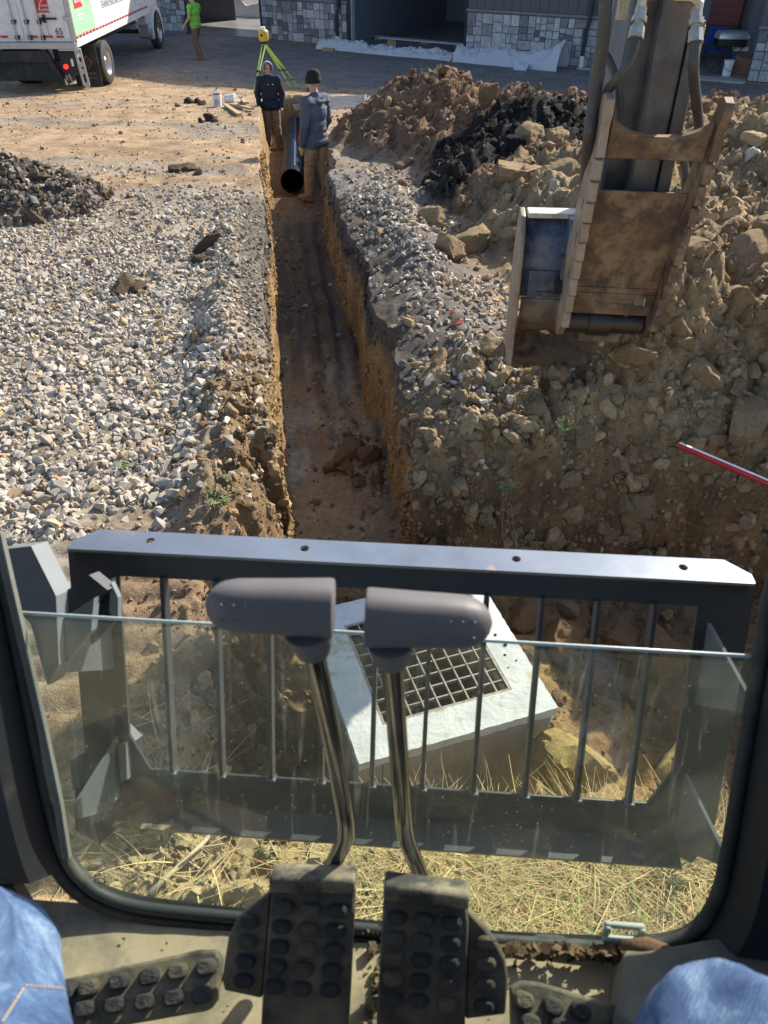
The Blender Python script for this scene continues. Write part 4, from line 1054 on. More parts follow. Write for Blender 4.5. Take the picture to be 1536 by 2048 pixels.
# ================================================================== drain pipe
def pipe():
    a = Vector((-1.50, 13.2, 0)); b = Vector((-2.28, 21.3, 0)); rad = .19
    a.z = float(zfloor(np.array([a.y]))[0]) + rad + .03; b.z = float(zfloor(np.array([b.y]))[0]) + rad + .03
    o = thing('drain_pipe', 'long black corrugated plastic pipe laid along the trench', 'pipe', (a.x, a.y, a.z - rad))
    d = (b - a); L = d.length; n = int(L / .055)
    pts, rr = [], []
    for i in range(n * 4 + 1):
        f = i / (n * 4); pts.append(a + d * f); rr.append(rad - (.0, .0, .016, .016)[i % 4])
    mb = MB(); mb.tube(pts, rr, 28, False)
    M = mk('black_polythene', (.022, .022, .024), .38, dirt=(.16, .12, .08), dscale=5, dlo=.55, dhi=.85)
    p = mb.build('barrel', M, o, smooth='auto')
    dn = d.normalized(); mb = MB(); mb.tube([a - dn * .012, a - dn * .012, a + dn * .03, a + dn * .03], [rad - .03, rad + .008, rad + .008, rad - .03], 28, False); mb.build('end_collar', mk('grey_collar', (.11, .11, .115), .45), p, smooth='auto')
    mb = MB(); mb.tube([a + dn * 0.0, a + dn * 2.5], [rad - .032, rad - .03], 24, False); mb.build('liner', mk('black_liner', (.006, .006, .007), .5), p, smooth=True, fixn=False)
    for s in (.25, .9):
        mb = MB(); ang = R(90 - 55 * s); A = []; B = []
        sd = Vector((dn.y, -dn.x, 0))
        for i in range(40):
            c = a + d * (.05 + .9 * i / 39); A.append(c + (sd * math.cos(ang) + Vector((0, 0, math.sin(ang)))) * (rad + .003)); B.append(c + (sd * math.cos(ang - .1) + Vector((0, 0, math.sin(ang - .1)))) * (rad + .003))
        mb.strip(A, B); mb.build('blue_stripe', mk('stripe_blue', (.03, .09, .3), .5), p, fixn=False)
    mb = MB(); c = b - dn * .5; mb.tube([c, c + dn * .12], rad + .02, 28, False); mb.build('coupling', mk('grey_collar', (.11, .11, .115), .45), p, smooth='auto')
pipe()

# ================================================================== people
def capsule(bm, p0, p1, r0, r1, n=14):
    p0, p1 = Vector(p0), Vector(p1); d = p1 - p0; L = d.length
    if L < 1e-5: d = Vector((0, 0, 1))
    d = d.normalized(); a = d.cross(Vector((0, 0, 1)))
    if a.length < 1e-3: a = d.cross(Vector((1, 0, 0)))
    a.normalize(); b = d.cross(a); st = []
    for i in range(5): t = R(-90 + 90 * i / 4); st.append((p0 + d * r0 * math.sin(t), r0 * math.cos(t)))
    for i in range(5): t = R(90 * i / 4); st.append((p1 + d * r1 * math.sin(t), r1 * math.cos(t)))
    rings = [[bm.verts.new(c + (a * math.cos(2 * math.pi * k / n) + b * math.sin(2 * math.pi * k / n)) * max(r, 1e-4)) for k in range(n)] for c, r in st]
    for A, B in zip(rings, rings[1:]):
        for k in range(n): bm.faces.new((A[k], A[(k + 1) % n], B[(k + 1) % n], B[k]))
    bm.faces.new(rings[0][::-1]); bm.faces.new(rings[-1])
def ellipsoid(bm, c, r):
    g = bmesh.ops.create_uvsphere(bm, u_segments=16, v_segments=12, radius=1)
    for v in g['verts']: v.co = Vector((c[0] + v.co.x * r[0], c[1] + v.co.y * r[1], c[2] + v.co.z * r[2]))
def flesh(name, prims, mats, voxel=.011, smooth_it=6, fold=None, hem=None):
    """prims: ('c', p0, p1, r0, r1, mat) or ('e', centre, radii, mat): one continuous skin over all of them"""
    bm = bmesh.new()
    for p in prims:
        if p[0] == 'c': capsule(bm, *p[1:5])
        else: ellipsoid(bm, p[1], p[2])
    bmesh.ops.recalc_face_normals(bm, faces=bm.faces)
    me = bpy.data.meshes.new(name); bm.to_mesh(me); bm.free()
    o = link(bpy.data.objects.new(name, me))
    r = o.modifiers.new('r', 'REMESH'); r.mode = 'VOXEL'; r.voxel_size = voxel
    s = o.modifiers.new('s', 'SMOOTH'); s.factor = .5; s.iterations = smooth_it
    dg = bpy.context.evaluated_depsgraph_get()
    m2 = bpy.data.meshes.new_from_object(o.evaluated_get(dg)); bpy.data.objects.remove(o)
    m2.name = name; m2.materials.clear()
    for m in mats: m2.materials.append(m)
    nv = len(m2.vertices); co = np.empty(nv * 3); m2.vertices.foreach_get('co', co); co = co.reshape(-1, 3)
    nf = len(m2.polygons); fc = np.empty(nf * 3); m2.polygons.foreach_get('center', fc); fc = fc.reshape(-1, 3)
    best = np.full(nf, 1e9); mi = np.zeros(nf, np.int32)
    for p in prims:
        if p[0] == 'c':
            a, b = np.array(p[1]), np.array(p[2]); ab = b - a; t = np.clip(((fc - a) @ ab) / max(ab @ ab, 1e-9), 0, 1)
            d = np.linalg.norm(fc - (a + t[:, None] * ab), axis=1) - (p[3] * (1 - t) + p[4] * t); m = p[5]
        else:
            q = (fc - np.array(p[1])) / np.array(p[2]); l = np.linalg.norm(q, axis=1); d = (l - 1) * min(p[2]); m = p[3]
        k = d < best; best[k] = d[k]; mi[k] = m
    if hem is not None: mi[(mi == 2) & (fc[:, 2] > hem)] = 1
    m2.polygons.foreach_set('material_index', mi)
    if fold:
        no = np.empty(nv * 3); m2.vertices.foreach_get('normal', no); no = no.reshape(-1, 3)
        amp, sc, keep = fold
        vm = np.zeros(nv); 
        lp = np.empty(len(m2.loops), np.int32); m2.loops.foreach_get('vertex_index', lp)
        tot = np.empty(nf, np.int32); m2.polygons.foreach_get('loop_total', tot)
        vm[lp] = np.isin(np.repeat(mi, tot), keep)
        f = (1 - np.abs(2 * vn(co[:, 0] * sc + co[:, 1] * sc * .6, co[:, 2] * sc * 1.5 + co[:, 1] * sc * .4, 301) - 1)) - .5 + .6 * fbm(co[:, 0] * sc * 2 + co[:, 1] * 9, co[:, 2] * sc * 2, 2, 305)
        co = co + no * (amp * f * vm)[:, None]; m2.vertices.foreach_set('co', co.astype(np.float32).ravel())
    m2.shade_smooth(); m2.update()
    return m2
M_SKIN = mk('skin', (.55, .32, .23), .55); M_BOOT = mk('boot_leather', (.20, .125, .075), .8, col2=(.28, .2, .13), scale=20)
M_HAIR = mk('dark_hair', (.06, .04, .03), .8); M_EYE = mk('eye_dark', (.02, .015, .015), .3)
def hand(w, d, side, m, curl=.5):
    """palm and five fingers from the wrist w along d"""
    w = Vector(w); d = Vector(d).normalized(); f = Vector((0, 1, 0)); f = (f - d * f.dot(d)).normalized(); s = d.cross(f) * side
    pr = [('c', tuple(w), tuple(w + d * .075), .026, .034, m), ('c', tuple(w + d * .05 + f * .018), tuple(w + d * .085 + f * .03), .022, .016, m), ('c', tuple(w + d * .05 - f * .018), tuple(w + d * .085 - f * .028), .022, .016, m)]
    for i, (o, L) in enumerate(((.030, .066), (.010, .076), (-.011, .072), (-.030, .056))):
        k = w + d * .09 + f * o; k2 = k + d * L * .55 - s * L * .15 * curl; k3 = k2 + d * L * .45 - s * L * .45 * curl
        pr += [('c', tuple(k), tuple(k2), .0105, .0095, m), ('c', tuple(k2), tuple(k3), .0095, .008, m)]
    k = w + d * .025 + f * .03; k2 = k + d * .035 + f * .03; pr += [('c', tuple(k), tuple(k2), .013, .011, m), ('c', tuple(k2), tuple(k2 + d * .03 + f * .004), .011, .009, m)]
    return pr
def person(label, loc, heading, J, mats, loose=.016, sleeves=True, head_yaw=0, head_pitch=0, hgt=1.8, hem=.86, fold=.012, extra=None, gloves=False):
    """mats: skin, top, trousers, boots.  J overrides joints; local frame faces +y, x is the person's right"""
    D = dict(hipR=(.095, 0, .93), hipL=(-.095, 0, .93), kneeR=(.11, .03, .50), kneeL=(-.11, .03, .50), ankR=(.12, -.02, .09), ankL=(-.12, -.02, .09),
             toeR=(.15, .17, .045), toeL=(-.15, .17, .045), shR=(.185, -.01, 1.43), shL=(-.185, -.01, 1.43), elR=(.25, -.03, 1.15), elL=(-.25, -.03, 1.15),
             wrR=(.255, .06, .90), wrL=(-.255, .06, .90), neck=(0, -.01, 1.50), head=(0, .025, 1.665))
    D.update(J); D = {k: Vector(v) for k, v in D.items()}
    p = []; l = loose
    p += [('e', (0, 0, .96), (.165 + l, .125 + l, .13), 2), ('e', (0, -.005, 1.10), (.158 + l * 1.3, .115 + l * 1.6, .19), 1), ('e', (0, -.01, 1.29), (.178 + l, .122 + l * 1.2, .2), 1), ('e', (0, 0, hem + .09), (.172 + l * 1.2, .132 + l * 1.3, .10), 1)]
    p += [('c', tuple(D['shL']), tuple(D['shR']), .078 + l * .6, .078 + l * .6, 1), ('c', tuple(D['neck'] - Vector((0, 0, .06))), tuple(D['neck'] + Vector((0, 0, .02))), .085, .062, 1)]
    for s in 'RL':
        p += [('c', tuple(D['hip' + s]), tuple(D['knee' + s]), .098 + l * .5, .066 + l * .8, 2), ('c', tuple(D['knee' + s]), tuple(D['ank' + s] + Vector((0, 0, .03))), .066 + l * .8, .058 + l * .9, 2)]
        an, to = D['ank' + s], D['toe' + s]; heel = an + (an - to).normalized() * .05; heel.z = to.z
        p += [('c', tuple(an), tuple((an * .5 + heel * .5)), .052, .05, 3), ('c', tuple(heel), tuple(to), .046, .046, 3), ('c', tuple(an), tuple(an.lerp(to, .6)), .05, .045, 3)]
        el, wr = D['el' + s], D['wr' + s]
        p += [('c', tuple(D['sh' + s]), tuple(D['sh' + s].lerp(el, 1 if sleeves else .5)), .068 + l * .6, .054 + l * .6, 1)]
        if not sleeves: p += [('c', tuple(D['sh' + s].lerp(el, .4)), tuple(el), .05, .042, 0)]
        p += [('c', tuple(el), tuple(wr), .052 + l * .6 if sleeves else .043, .042 + l * .4 if sleeves else .03, 1 if sleeves else 0)]
        p += hand(wr + (wr - el).normalized() * .015, (wr - el), 1 if s == 'R' else -1, 4 if gloves else 0)
    hd = D['head']; hm = Euler((R(head_pitch), 0, R(head_yaw))).to_matrix()
    def hp(x, y, z): return tuple(hd + hm @ Vector((x, y, z)))
    p += [('c', tuple(D['neck']), tuple(hd - Vector((0, .02, .06))), .056, .054, 0), ('e', hp(0, -.012, .025), (.078, .098, .098), 0), ('e', hp(0, .018, -.045), (.060, .072, .075), 0),
          ('c', hp(0, .092, .012), hp(0, .112, -.022), .010, .015, 0), ('c', hp(-.035, .082, .035), hp(.035, .082, .035), .014, .014, 0), ('e', hp(.078, -.005, -.005), (.014, .022, .033), 0), ('e', hp(-.078, -.005, -.005), (.014, .022, .033), 0),
          ('c', hp(-.018, .082, -.055), hp(.018, .082, -.055), .011, .011, 0), ('e', hp(0, .07, -.095), (.026, .02, .018), 0)]
    k = hgt / 1.8
    me = flesh('body', p, mats, .0105, 4, (fold, 9, (1, 2)), hem)
    root = thing('person', label, 'person', loc); root.rotation_euler = (0, 0, heading); root.scale = (k, k, k)
    b = link(bpy.data.objects.new('body', me)); b.parent = root
    mb = MB()
    for sx in (-1, 1):
        c = Vector(hp(sx * .032, .083, .012)); mb.tube([c, c + hm @ Vector((0, .008, 0))], [.012, .008], 8)
    mb.build('eyes', M_EYE, root, local=True)
    return root, hp, D
def cap_shell(root, hp, name, m, prof, squash=(1, 1), ny=(0, 0), bevel=0):
    """prof: (radius scale, z) rings round the head"""
    mb = MB(); n = 26; vs = []
    for i, (r, z, dy) in enumerate(prof):
        for k in range(n):
            a = 2 * math.pi * k / n; vs.append(hp(.082 * r * math.cos(a) * squash[0], .103 * r * math.sin(a) * squash[1] + dy - .012, z))
    fs = [(i * n + k, i * n + (k + 1) % n, (i + 1) * n + (k + 1) % n, (i + 1) * n + k) for i in range(len(prof) - 1) for k in range(n)] + [tuple((len(prof) - 1) * n + k for k in range(n))]
    mb.add(vs, fs); return mb.build(name, m, root, smooth=True, local=True)
def cloth(name, col, col2=None, sc=14): return mk(name, col, .9, col2=col2 or tuple(c * .78 for c in col), scale=sc, bmp=.25, bscale=180)
# man in the black knit cap, seen from behind, beside the pipe
M_JAK = cloth('grey_fleece', (.10, .115, .16)); M_KHAKI = cloth('khaki_cloth', (.40, .27, .15)); M_GLOVE = cloth('tan_glove', (.55, .40, .17))
p1 = Vector((-1.03, 12.72, 0)); p1.z = H(p1.x, p1.y) - .01
r1, hp1, D1 = person('man in slate-blue fleece and black knit cap standing beside the pipe', p1, R(48), dict(
    ankR=(.10, -.10, .09), toeR=(.16, .10, .045), kneeR=(.10, -.02, .5), ankL=(-.11, .10, .09), toeL=(-.14, .29, .045), kneeL=(-.10, .08, .5),
    elL=(-.26, -.03, 1.13), wrL=(-.25, .05, .87), elR=(.255, .0, 1.14), wrR=(.23, .14, .93)), [M_SKIN, M_JAK, M_KHAKI, M_BOOT, M_GLOVE], .017, True, 28, -4, 1.82, .80, .016, gloves=True)
cap_shell(r1, hp1, 'knit_cap', cloth('black_knit', (.012, .014, .013)), [(1.10, -.005, 0), (1.16, .0, 0), (1.15, .05, 0), (1.11, .055, 0), (1.08, .09, -.006), (.92, .135, -.014), (.6, .165, -.018), (.25, .175, -.02)])
mb = MB(); mb.add([hp1(-.06, .07, -.05), hp1(.06, .07, -.05), hp1(.05, .075, -.115), hp1(-.05, .075, -.115), hp1(0, .1, -.08)], [(0, 1, 4), (1, 2, 4), (2, 3, 4), (3, 0, 4)]); mb.build('beard', M_HAIR, r1, local=True)
for i, chx in enumerate('LAMAR'):
    pass
mb = MB()
for i in range(9):
    c = Vector((-.335, -.02 + .006 * i, 1.10 - .022 * i)); mb.box(c, (.004, .05 if i % 3 else .03, .012))
mb.build('sleeve_print', mk('print_orange', (.45, .08, .05), .8), r1, local=True)
mb = MB(); pts = [(x, -.135 - .01 * math.cos(x * 20), 1.455 - .02 * math.cos(x * 14)) for x in np.linspace(-.10, .10, 9)]; mb.tube(pts, [.012, .022, .028, .03, .03, .03, .028, .022, .012], 8); mb.build('collar', M_JAK, r1, smooth=True, local=True)
# man in the hood, facing
M_NAVY = cloth('navy_hoodie', (.018, .022, .04)); M_TROU = cloth('brown_canvas', (.27, .19, .13)); M_HOODC = cloth('grey_hood', (.30, .28, .32))
p2 = Vector((-2.52, 19.0, 0)); p2.z = H(p2.x, p2.y) - .01
r2, hp2, D2 = person('hooded man in navy jacket standing in the trench facing the machine', p2, R(186), dict(
    elR=(.275, -.03, 1.15), wrR=(.25, .05, .91), elL=(-.275, -.03, 1.15), wrL=(-.25, .05, .91), ankR=(.13, 0, .09), toeR=(.19, .17, .045), ankL=(-.13, 0, .09), toeL=(-.19, .17, .045)), [M_SKIN, M_NAVY, M_TROU, M_BOOT, M_SKIN], .026, True, 8, -6, 1.76, .82, .014)
def hood(root, hp):
    mb = MB(); vs = []; n, m = 22, 12
    for i in range(n):
        a = R(-128 + 256 * i / (n - 1))          # round the head, open to the face
        for j in range(m):
            b = j / (m - 1); 
            th = b * 1.0
            x = math.sin(a) * .118; z = math.cos(a) * .142 + .0
            y = .082 - th * .20; sh = math.sqrt(max(0, 1 - (max(0, th - .25) / .78) ** 2)); vs.append(hp(x * (.55 + .45 * sh) if th > .25 else x * (.93 + .28 * th), y, z * (.4 + .6 * sh) if th > .25 else z * (.95 + .2 * th)))
    mb.add(vs, [(i * m + j, (i + 1) * m + j, (i + 1) * m + j + 1, i * m + j + 1) for i in range(n - 1) for j in range(m - 1)])
    o = mb.build('hood', M_HOODC, root, smooth=True, local=True); s = o.modifiers.new('s', 'SOLIDIFY'); s.thickness = .016
hood(r2, hp2)
mb = MB(); mb.box((-.09, .152, 1.36), (.035, .01, .012)); mb.box((.01, .158, 1.355), (.02, .008, .010)); mb.build('chest_badge', M_PRW, r2, local=True)
mb = MB(); mb.tube([hp2(-.014, .086, -.054), hp2(.014, .086, -.054)], .006, 6); mb.build('mouth', mk('lips', (.35, .13, .11), .6), r2, local=True)
# man in the lime shirt by the shed
M_LIMES = cloth('lime_shirt', (.22, .58, .07), (.17, .48, .06)); M_BRN = cloth('brown_jeans', (.20, .115, .075))
p3 = G(400, 119, GZ); p3.z = H(p3.x, p3.y) - .01
r3, hp3, D3 = person('man in lime green shirt walking with one arm raised before the shed', p3, R(62), dict(
    ankR=(.10, .10, .10), toeR=(.14, .28, .05), kneeR=(.10, .18, .52), ankL=(-.09, -.14, .09), toeL=(-.11, .04, .045), kneeL=(-.10, -.02, .5),
    elL=(-.29, -.02, 1.17), wrL=(-.33, .14, .98), elR=(.34, .05, 1.33), wrR=(.21, .16, 1.55)), [M_SKIN, M_LIMES, M_BRN, M_BOOT, M_SKIN], .02, False, 25, 0, 1.80, .88, .012)
cap_shell(r3, hp3, 'short_hair', M_HAIR, [(1.03, .02, -.02), (1.06, .05, -.012), (1.02, .09, -.006), (.8, .118, 0), (.4, .13, 0)])
mb = MB(); c = Vector((.16, .10, 1.66)); mb.box(c, (.02, .075, .14), (.2, .1, 0)); mb.build('white_slab', M_PRW, r3, local=True, bevel=.006)  # small white slab beside the raised hand

# ================================================================== near catch basin
def basin():
    c = Vector((.205, 2.594, 0)); zt = -.10; ang = R(18.2); S = .985; Hh = .85
    e1 = Vector((math.cos(ang), math.sin(ang), 0)); e2 = Vector((math.sin(ang), -math.cos(ang), 0))   # right, towards the machine
    rot = Euler((0, 0, ang)).to_matrix()
    o = thing('concrete_catch_basin', 'square concrete catch basin with steel grate set in the pit', 'catch basin', (c.x, c.y, zt - Hh))
    M1 = mk('cast_concrete', (.33, .305, .27), .9, col2=(.27, .245, .21), scale=2.5, bmp=.25, bscale=70, dirt=(.2, .14, .08), dscale=3, dlo=.5, dhi=.8)
    M2 = mk('white_frame', (.60, .60, .58), .85, col2=(.50, .50, .48), scale=8, bmp=.6, bscale=38, bdist=.01, dirt=(.42, .31, .19), dscale=5, dlo=.58, dhi=.68)
    g = .33
    mb = MB(); w = .10
    for s in (-1, 1):
        mb.box(c + e1 * s * (S / 2 - w / 2 - .012) + Vector((0, 0, zt - .07 - Hh / 2)), (w, S - .024, Hh), rot); mb.box(c + e2 * s * (S / 2 - w / 2 - .012) + Vector((0, 0, zt - .068 - Hh / 2)), (S - .024 - 2 * w - .004, w, Hh), rot)
    mb.build('box_wall', M1, o, bevel=.008)
    # rim: a raised frame with a ragged edge
    mb = MB(); N = 40; outer, inner, low = [], [], []
    cor = [(-1, -1), (1, -1), (1, 1), (-1, 1)]
    rr = random.Random(4)
    for k in range(4):
        a, b = Vector(cor[k]), Vector(cor[(k + 1) % 4])
        for i in range(N):
            q = a.lerp(b, i / N); j = rr.uniform(-.0022, .0022)
            outer.append(c + (e1 * q.x + e2 * q.y) * (S / 2 + j) + Vector((0, 0, zt))); low.append(c + (e1 * q.x + e2 * q.y) * (S / 2 + rr.uniform(-.004, .003)) + Vector((0, 0, zt - .055 + rr.uniform(-.004, .004))))
            inner.append(c + (e1 * q.x + e2 * q.y) * g + Vector((0, 0, zt + .004)))
    in2 = [p - Vector((0, 0, .12)) for p in inner]
    for A, B in ((outer, inner), (low, outer), (inner, in2)): mb.strip(A + A[:1], B + B[:1])
    mb.build('rim_frame', M2, o, smooth='auto')
    # chamfer ledge line along the edge
    mb = MB(); mb.box(c + e2 * (S / 2 - .035) + Vector((0, 0, zt + .006)), (S * .9, .012, .012), rot); mb.box(c - e1 * (S / 2 - .05) + Vector((0, 0, zt + .006)), (.012, S * .9, .012), rot); 
    MGR = mk('galvanised_grate', (.34, .31, .27), .5, .6, col2=(.22, .15, .10), scale=30)
    n1, n2 = 9, 9
    gr = MB()
    for s in (-1, 1):
        gr.box(c + e1 * s * (g - .008) + Vector((0, 0, zt - .012)), (.012, 2 * g, .03), rot); gr.box(c + e2 * s * (g - .008) + Vector((0, 0, zt - .0125)), (2 * g - .03, .012, .03), rot)
    gf = gr.build('grate', MGR, o)
    for i in range(1, n1):
        m2 = MB(); m2.box((0, 0, 0), (.0075, 2 * g - .03, .028)); b = m2.build('bar', MGR, gf); b.location = c + e1 * (-g + 2 * g * i / n1) + Vector((0, 0, zt - .012)); b.rotation_euler = (0, 0, ang)
    for i in range(1, n2):
        m2 = MB(); m2.box((0, 0, 0), (2 * g - .03, .0075, .02)); b = m2.build('bar', MGR, gf); b.location = c + e2 * (-g + 2 * g * i / n2) + Vector((0, 0, zt - .0115)); b.rotation_euler = (0, 0, ang)
    mb = MB(); mb.box(c + Vector((0, 0, zt - .62)), (S - .24, S - .24, .02), rot); mb.build('sump_floor', mk('sump_mud', (.06, .05, .04), .8), o)
    for a, b, s in ((.38, -.1, .013), (.40, -.02, .009), (.42, .06, .011), (.39, .12, .008), (.37, .2, .006), (.43, .17, .006)):
        p = c + e1 * a + e2 * b + Vector((0, 0, zt + s * .4)); cl = inst('dirt_crumb', clod_me(1, (.07, .055, .045), 'crm'), o, p, (0, 0, a * 9), (s, s, s * .7))
basin()

# ================================================================== the excavator (seen from its seat)
ex = thing('excavator', 'tracked excavator seen from its cab: guard, levers, pedals, arm and bucket', 'excavator', (0, 0, 0))
ex.rotation_euler = (0, 0, YAW)
def eb(mb, name, m, parent=ex, **k): return mb.build(name, m, parent, local=True, **k)
M_GUARD = mk('guard_paint', (.045, .052, .062), .42, .1, dirt=(.30, .24, .16), dscale=6, dlo=.60, dhi=.80, bmp=.06, bscale=120)
M_GTOP = mk('guard_sky_sheen', (.20, .235, .29), .3, .5, col2=(.27, .31, .37), scale=4, dirt=(.34, .17, .07), dscale=5, dlo=.63, dhi=.74)  # pale blue base paints in the sky's reflection; the brown patches are rust
M_PLATE = mk('grey_plate', (.19, .215, .235), .45, .1, dirt=(.26, .15, .08), dscale=5, dlo=.62, dhi=.72)
M_CAB = mk('cab_trim', (.018, .021, .026), .6, dirt=(.20, .17, .12), dscale=3, dlo=.58, dhi=.95, bmp=.1, bscale=200)
M_SEAL = mk('rubber_seal', (.035, .042, .042), .6, dirt=(.28, .26, .18), dscale=4, dlo=.5, dhi=.85)
def on_plane(u, v, Y0, z0, k):          # ray with the leaning plane Y = Y0 + k (z - z0) in machine axes
    o = W2E(Vector((0, 0, CAM_Z))); d = W2E(P(u, v, 1.0)) - o
    t = (Y0 + k * (o.z - z0) - o.y) / (d.y - k * d.z); return o + d * t
LEAN = .424
def gl(u, v, off=0): return on_plane(u, v, .452 + off, 1.87, LEAN)
lean_a = math.atan(LEAN); NUP = Vector((0, math.sin(lean_a), math.cos(lean_a))); NIN = Vector((0, -math.cos(lean_a), math.sin(lean_a)))   # up the pane, into the cab

# --- window guard: leaning frame with ten flat bars
GY, GZt = .80, 2.17
def gpt(X, b, n=0): return Vector((X, GY, GZt)) - NUP * b + NIN * n
GL, GRt, GBH = -.512, .445, .358
rotg = Matrix((Vector((1, 0, 0)), -NIN, NUP)).transposed()
fr = MB()
tl = lambda a, b, c: gpt(a, b, c)
def ring_poly(): pass
# top angle: a flat top flange and a front web
mb = MB(); mb.box(gpt((GL + GRt) / 2, .019, .0), (GRt - GL - .008, .006, .042), rotg)
fr_o = eb(mb, 'front_guard', M_GUARD, bevel=.002)
# flange polygon with bolt holes
def flange():
    bm = bmesh.new(); d = .046
    outer = [(GL + .03, 0), (GRt - .03, 0), (GRt, .028), (GRt, d), (GL, d), (GL, .028)]
    vs = [bm.verts.new((x, y, 0)) for x, y in outer]; eo = [bm.edges.new((vs[i], vs[(i + 1) % 6])) for i in range(6)]
    for hx in (-.40, -.175, .125, .355):
        hv = [bm.verts.new((hx + .0065 * math.cos(R(a)), .020 + .0065 * math.sin(R(a)), 0)) for a in range(0, 360, 30)]; eo += [bm.edges.new((hv[i], hv[(i + 1) % 12])) for i in range(12)]
    bmesh.ops.triangle_fill(bm, edges=eo, use_beauty=True)
    r = bmesh.ops.extrude_face_region(bm, geom=bm.faces[:]); 
    for g in r['geom']:
        if isinstance(g, bmesh.types.BMVert): g.co.z -= .005
    for v in bm.verts: v.co = Vector((v.co.x, GY + .036 - v.co.y, GZt + .006 + v.co.z - 0.0))
    bmesh.ops.recalc_face_normals(bm, faces=bm.faces)
    me = bpy.data.meshes.new('top_flange'); bm.to_mesh(me); bm.free(); me.materials.append(M_GTOP)
    o = link(bpy.data.objects.new('top_flange', me)); o.parent = fr_o; return o
flange()
for s, X in ((-1, GL), (1, GRt)):
    w = .068
    f = lambda a, b, c: gpt(X - s * a, b, c)
    mb = MB(); mb.prism([(0, .002), (w, .002), (w, .30), (w + .03, GBH), (w + .03, GBH + .065), (.02, GBH + .10), (0, GBH + .06)], f, -.003, .003); eb(mb, 'upright', M_GUARD, fr_o)
    mb = MB(); mb.prism([(0, .0), (.046, .0), (.046, GBH + .02), (.02, GBH + .06), (0, GBH + .03)], lambda a, b, c: gpt(X + s * c, b, a * -1.0), .001, .006); eb(mb, 'side_flange', M_GUARD, fr_o)
    # corner gussets standing towards the glass
    for b0 in (.06, .30):
        mb = MB(); xx = X - s * (w * .75)
        mb.prism([(0, 0), (.075, .075), (.075, .10), (0, .13)], lambda a, b, c: gpt(xx + c + s * a * .55, b0 + b, a), -.0025, .0025); eb(mb, 'gusset', M_PLATE, fr_o)
mb = MB(); mb.box(gpt((GL + GRt) / 2, GBH + .034, 0), (GRt - GL - .19, .006, .068), rotg); eb(mb, 'bottom_rail', M_GUARD, fr_o, bevel=.002)
mb = MB(); mb.box(gpt((GL + GRt) / 2, GBH + .066, .024) + Vector((0, 0, -.004)), (GRt - GL - .10, .044, .005)); eb(mb, 'bottom_lip', mk('lip_dusty', (.055, .062, .07), .4, .1, dirt=(.38, .31, .2), dscale=9, dlo=.58, dhi=.68), fr_o)
for i in range(10):
    X = -.378 + .0774 * i
    mb = MB(); mb.box(gpt(X, (.036 + GBH + .004) / 2 , .0), (.0065, .022, GBH - .032), rotg); eb(mb, 'bar', M_GUARD, fr_o, bevel=.0012)
    mb = MB(); p = gpt(X, GBH + .001, .004); mb.box(p, (.016, .02, .008), rotg); eb(mb, 'weld', M_GUARD, fr_o, bevel=.003)

# --- brackets and folded plates beside the guard (left) 
def plate(name, pts, t, m, th=.006, dt=0.0, parent=ex):
    c = [PE(u, v, t + dt * (i / max(1, len(pts) - 1))) for i, (u, v) in enumerate(pts)]
    n = Vector((.3, 1, -.5)).normalized()
    mb = MB(); k = len(c); mb.add(c + [p + n * th for p in c], [tuple(range(k)), tuple(range(2 * k - 1, k - 1, -1))] + [(i, (i + 1) % k, k + (i + 1) % k, k + i) for i in range(k)])
    return eb(mb, name, m, parent)
bl = plate('hinge_plate', [(8, 1098), (62, 1092), (112, 1192), (118, 1330), (95, 1372), (62, 1250), (20, 1200)], 1.02, M_PLATE, .03)
plate('hinge_web', [(120, 1190), (178, 1150), (215, 1180), (168, 1225), (120, 1225)], 1.04, M_GUARD, .02, parent=bl)
plate('hinge_tab', [(128, 1235), (188, 1196), (182, 1262), (134, 1322)], 1.03, M_PLATE, .012, parent=bl)
plate('hinge_ear', [(176, 1230), (222, 1158), (232, 1240), (182, 1290)], 1.06, M_GUARD, .010, parent=bl)
plate('hinge_flap', [(222, 1165), (236, 1195), (236, 1240), (228, 1238), (218, 1222)], 1.05, M_PLATE, .008, parent=bl)
lb = plate('step_bracket', [(150, 1520), (215, 1470), (246, 1500), (252, 1640), (200, 1690), (150, 1660)], 1.20, M_GUARD, .05)
for pts in ([(140, 1520), (152, 1514), (160, 1575), (146, 1582)], [(182, 1568), (200, 1562), (206, 1640), (194, 1648)], [(208, 1524), (228, 1519), (230, 1602), (216, 1606)], [(234, 1490), (252, 1486), (254, 1560), (242, 1566)]):
    plate('bracket_lug', pts, 1.18, M_PLATE, .012, parent=lb)
gp_ = plate('light_guard_plate', [(175, 1310), (205, 1280), (218, 1500), (205, 1520), (168, 1490)], 1.30, mk('dusty_green_plate', (.16, .19, .17), .5), .02)
plate('green_sticker', [(188, 1332), (238, 1320), (215, 1492), (176, 1500)], 1.28, mk('green_reflector', (.02, .22, .17), .35), .004, parent=gp_)

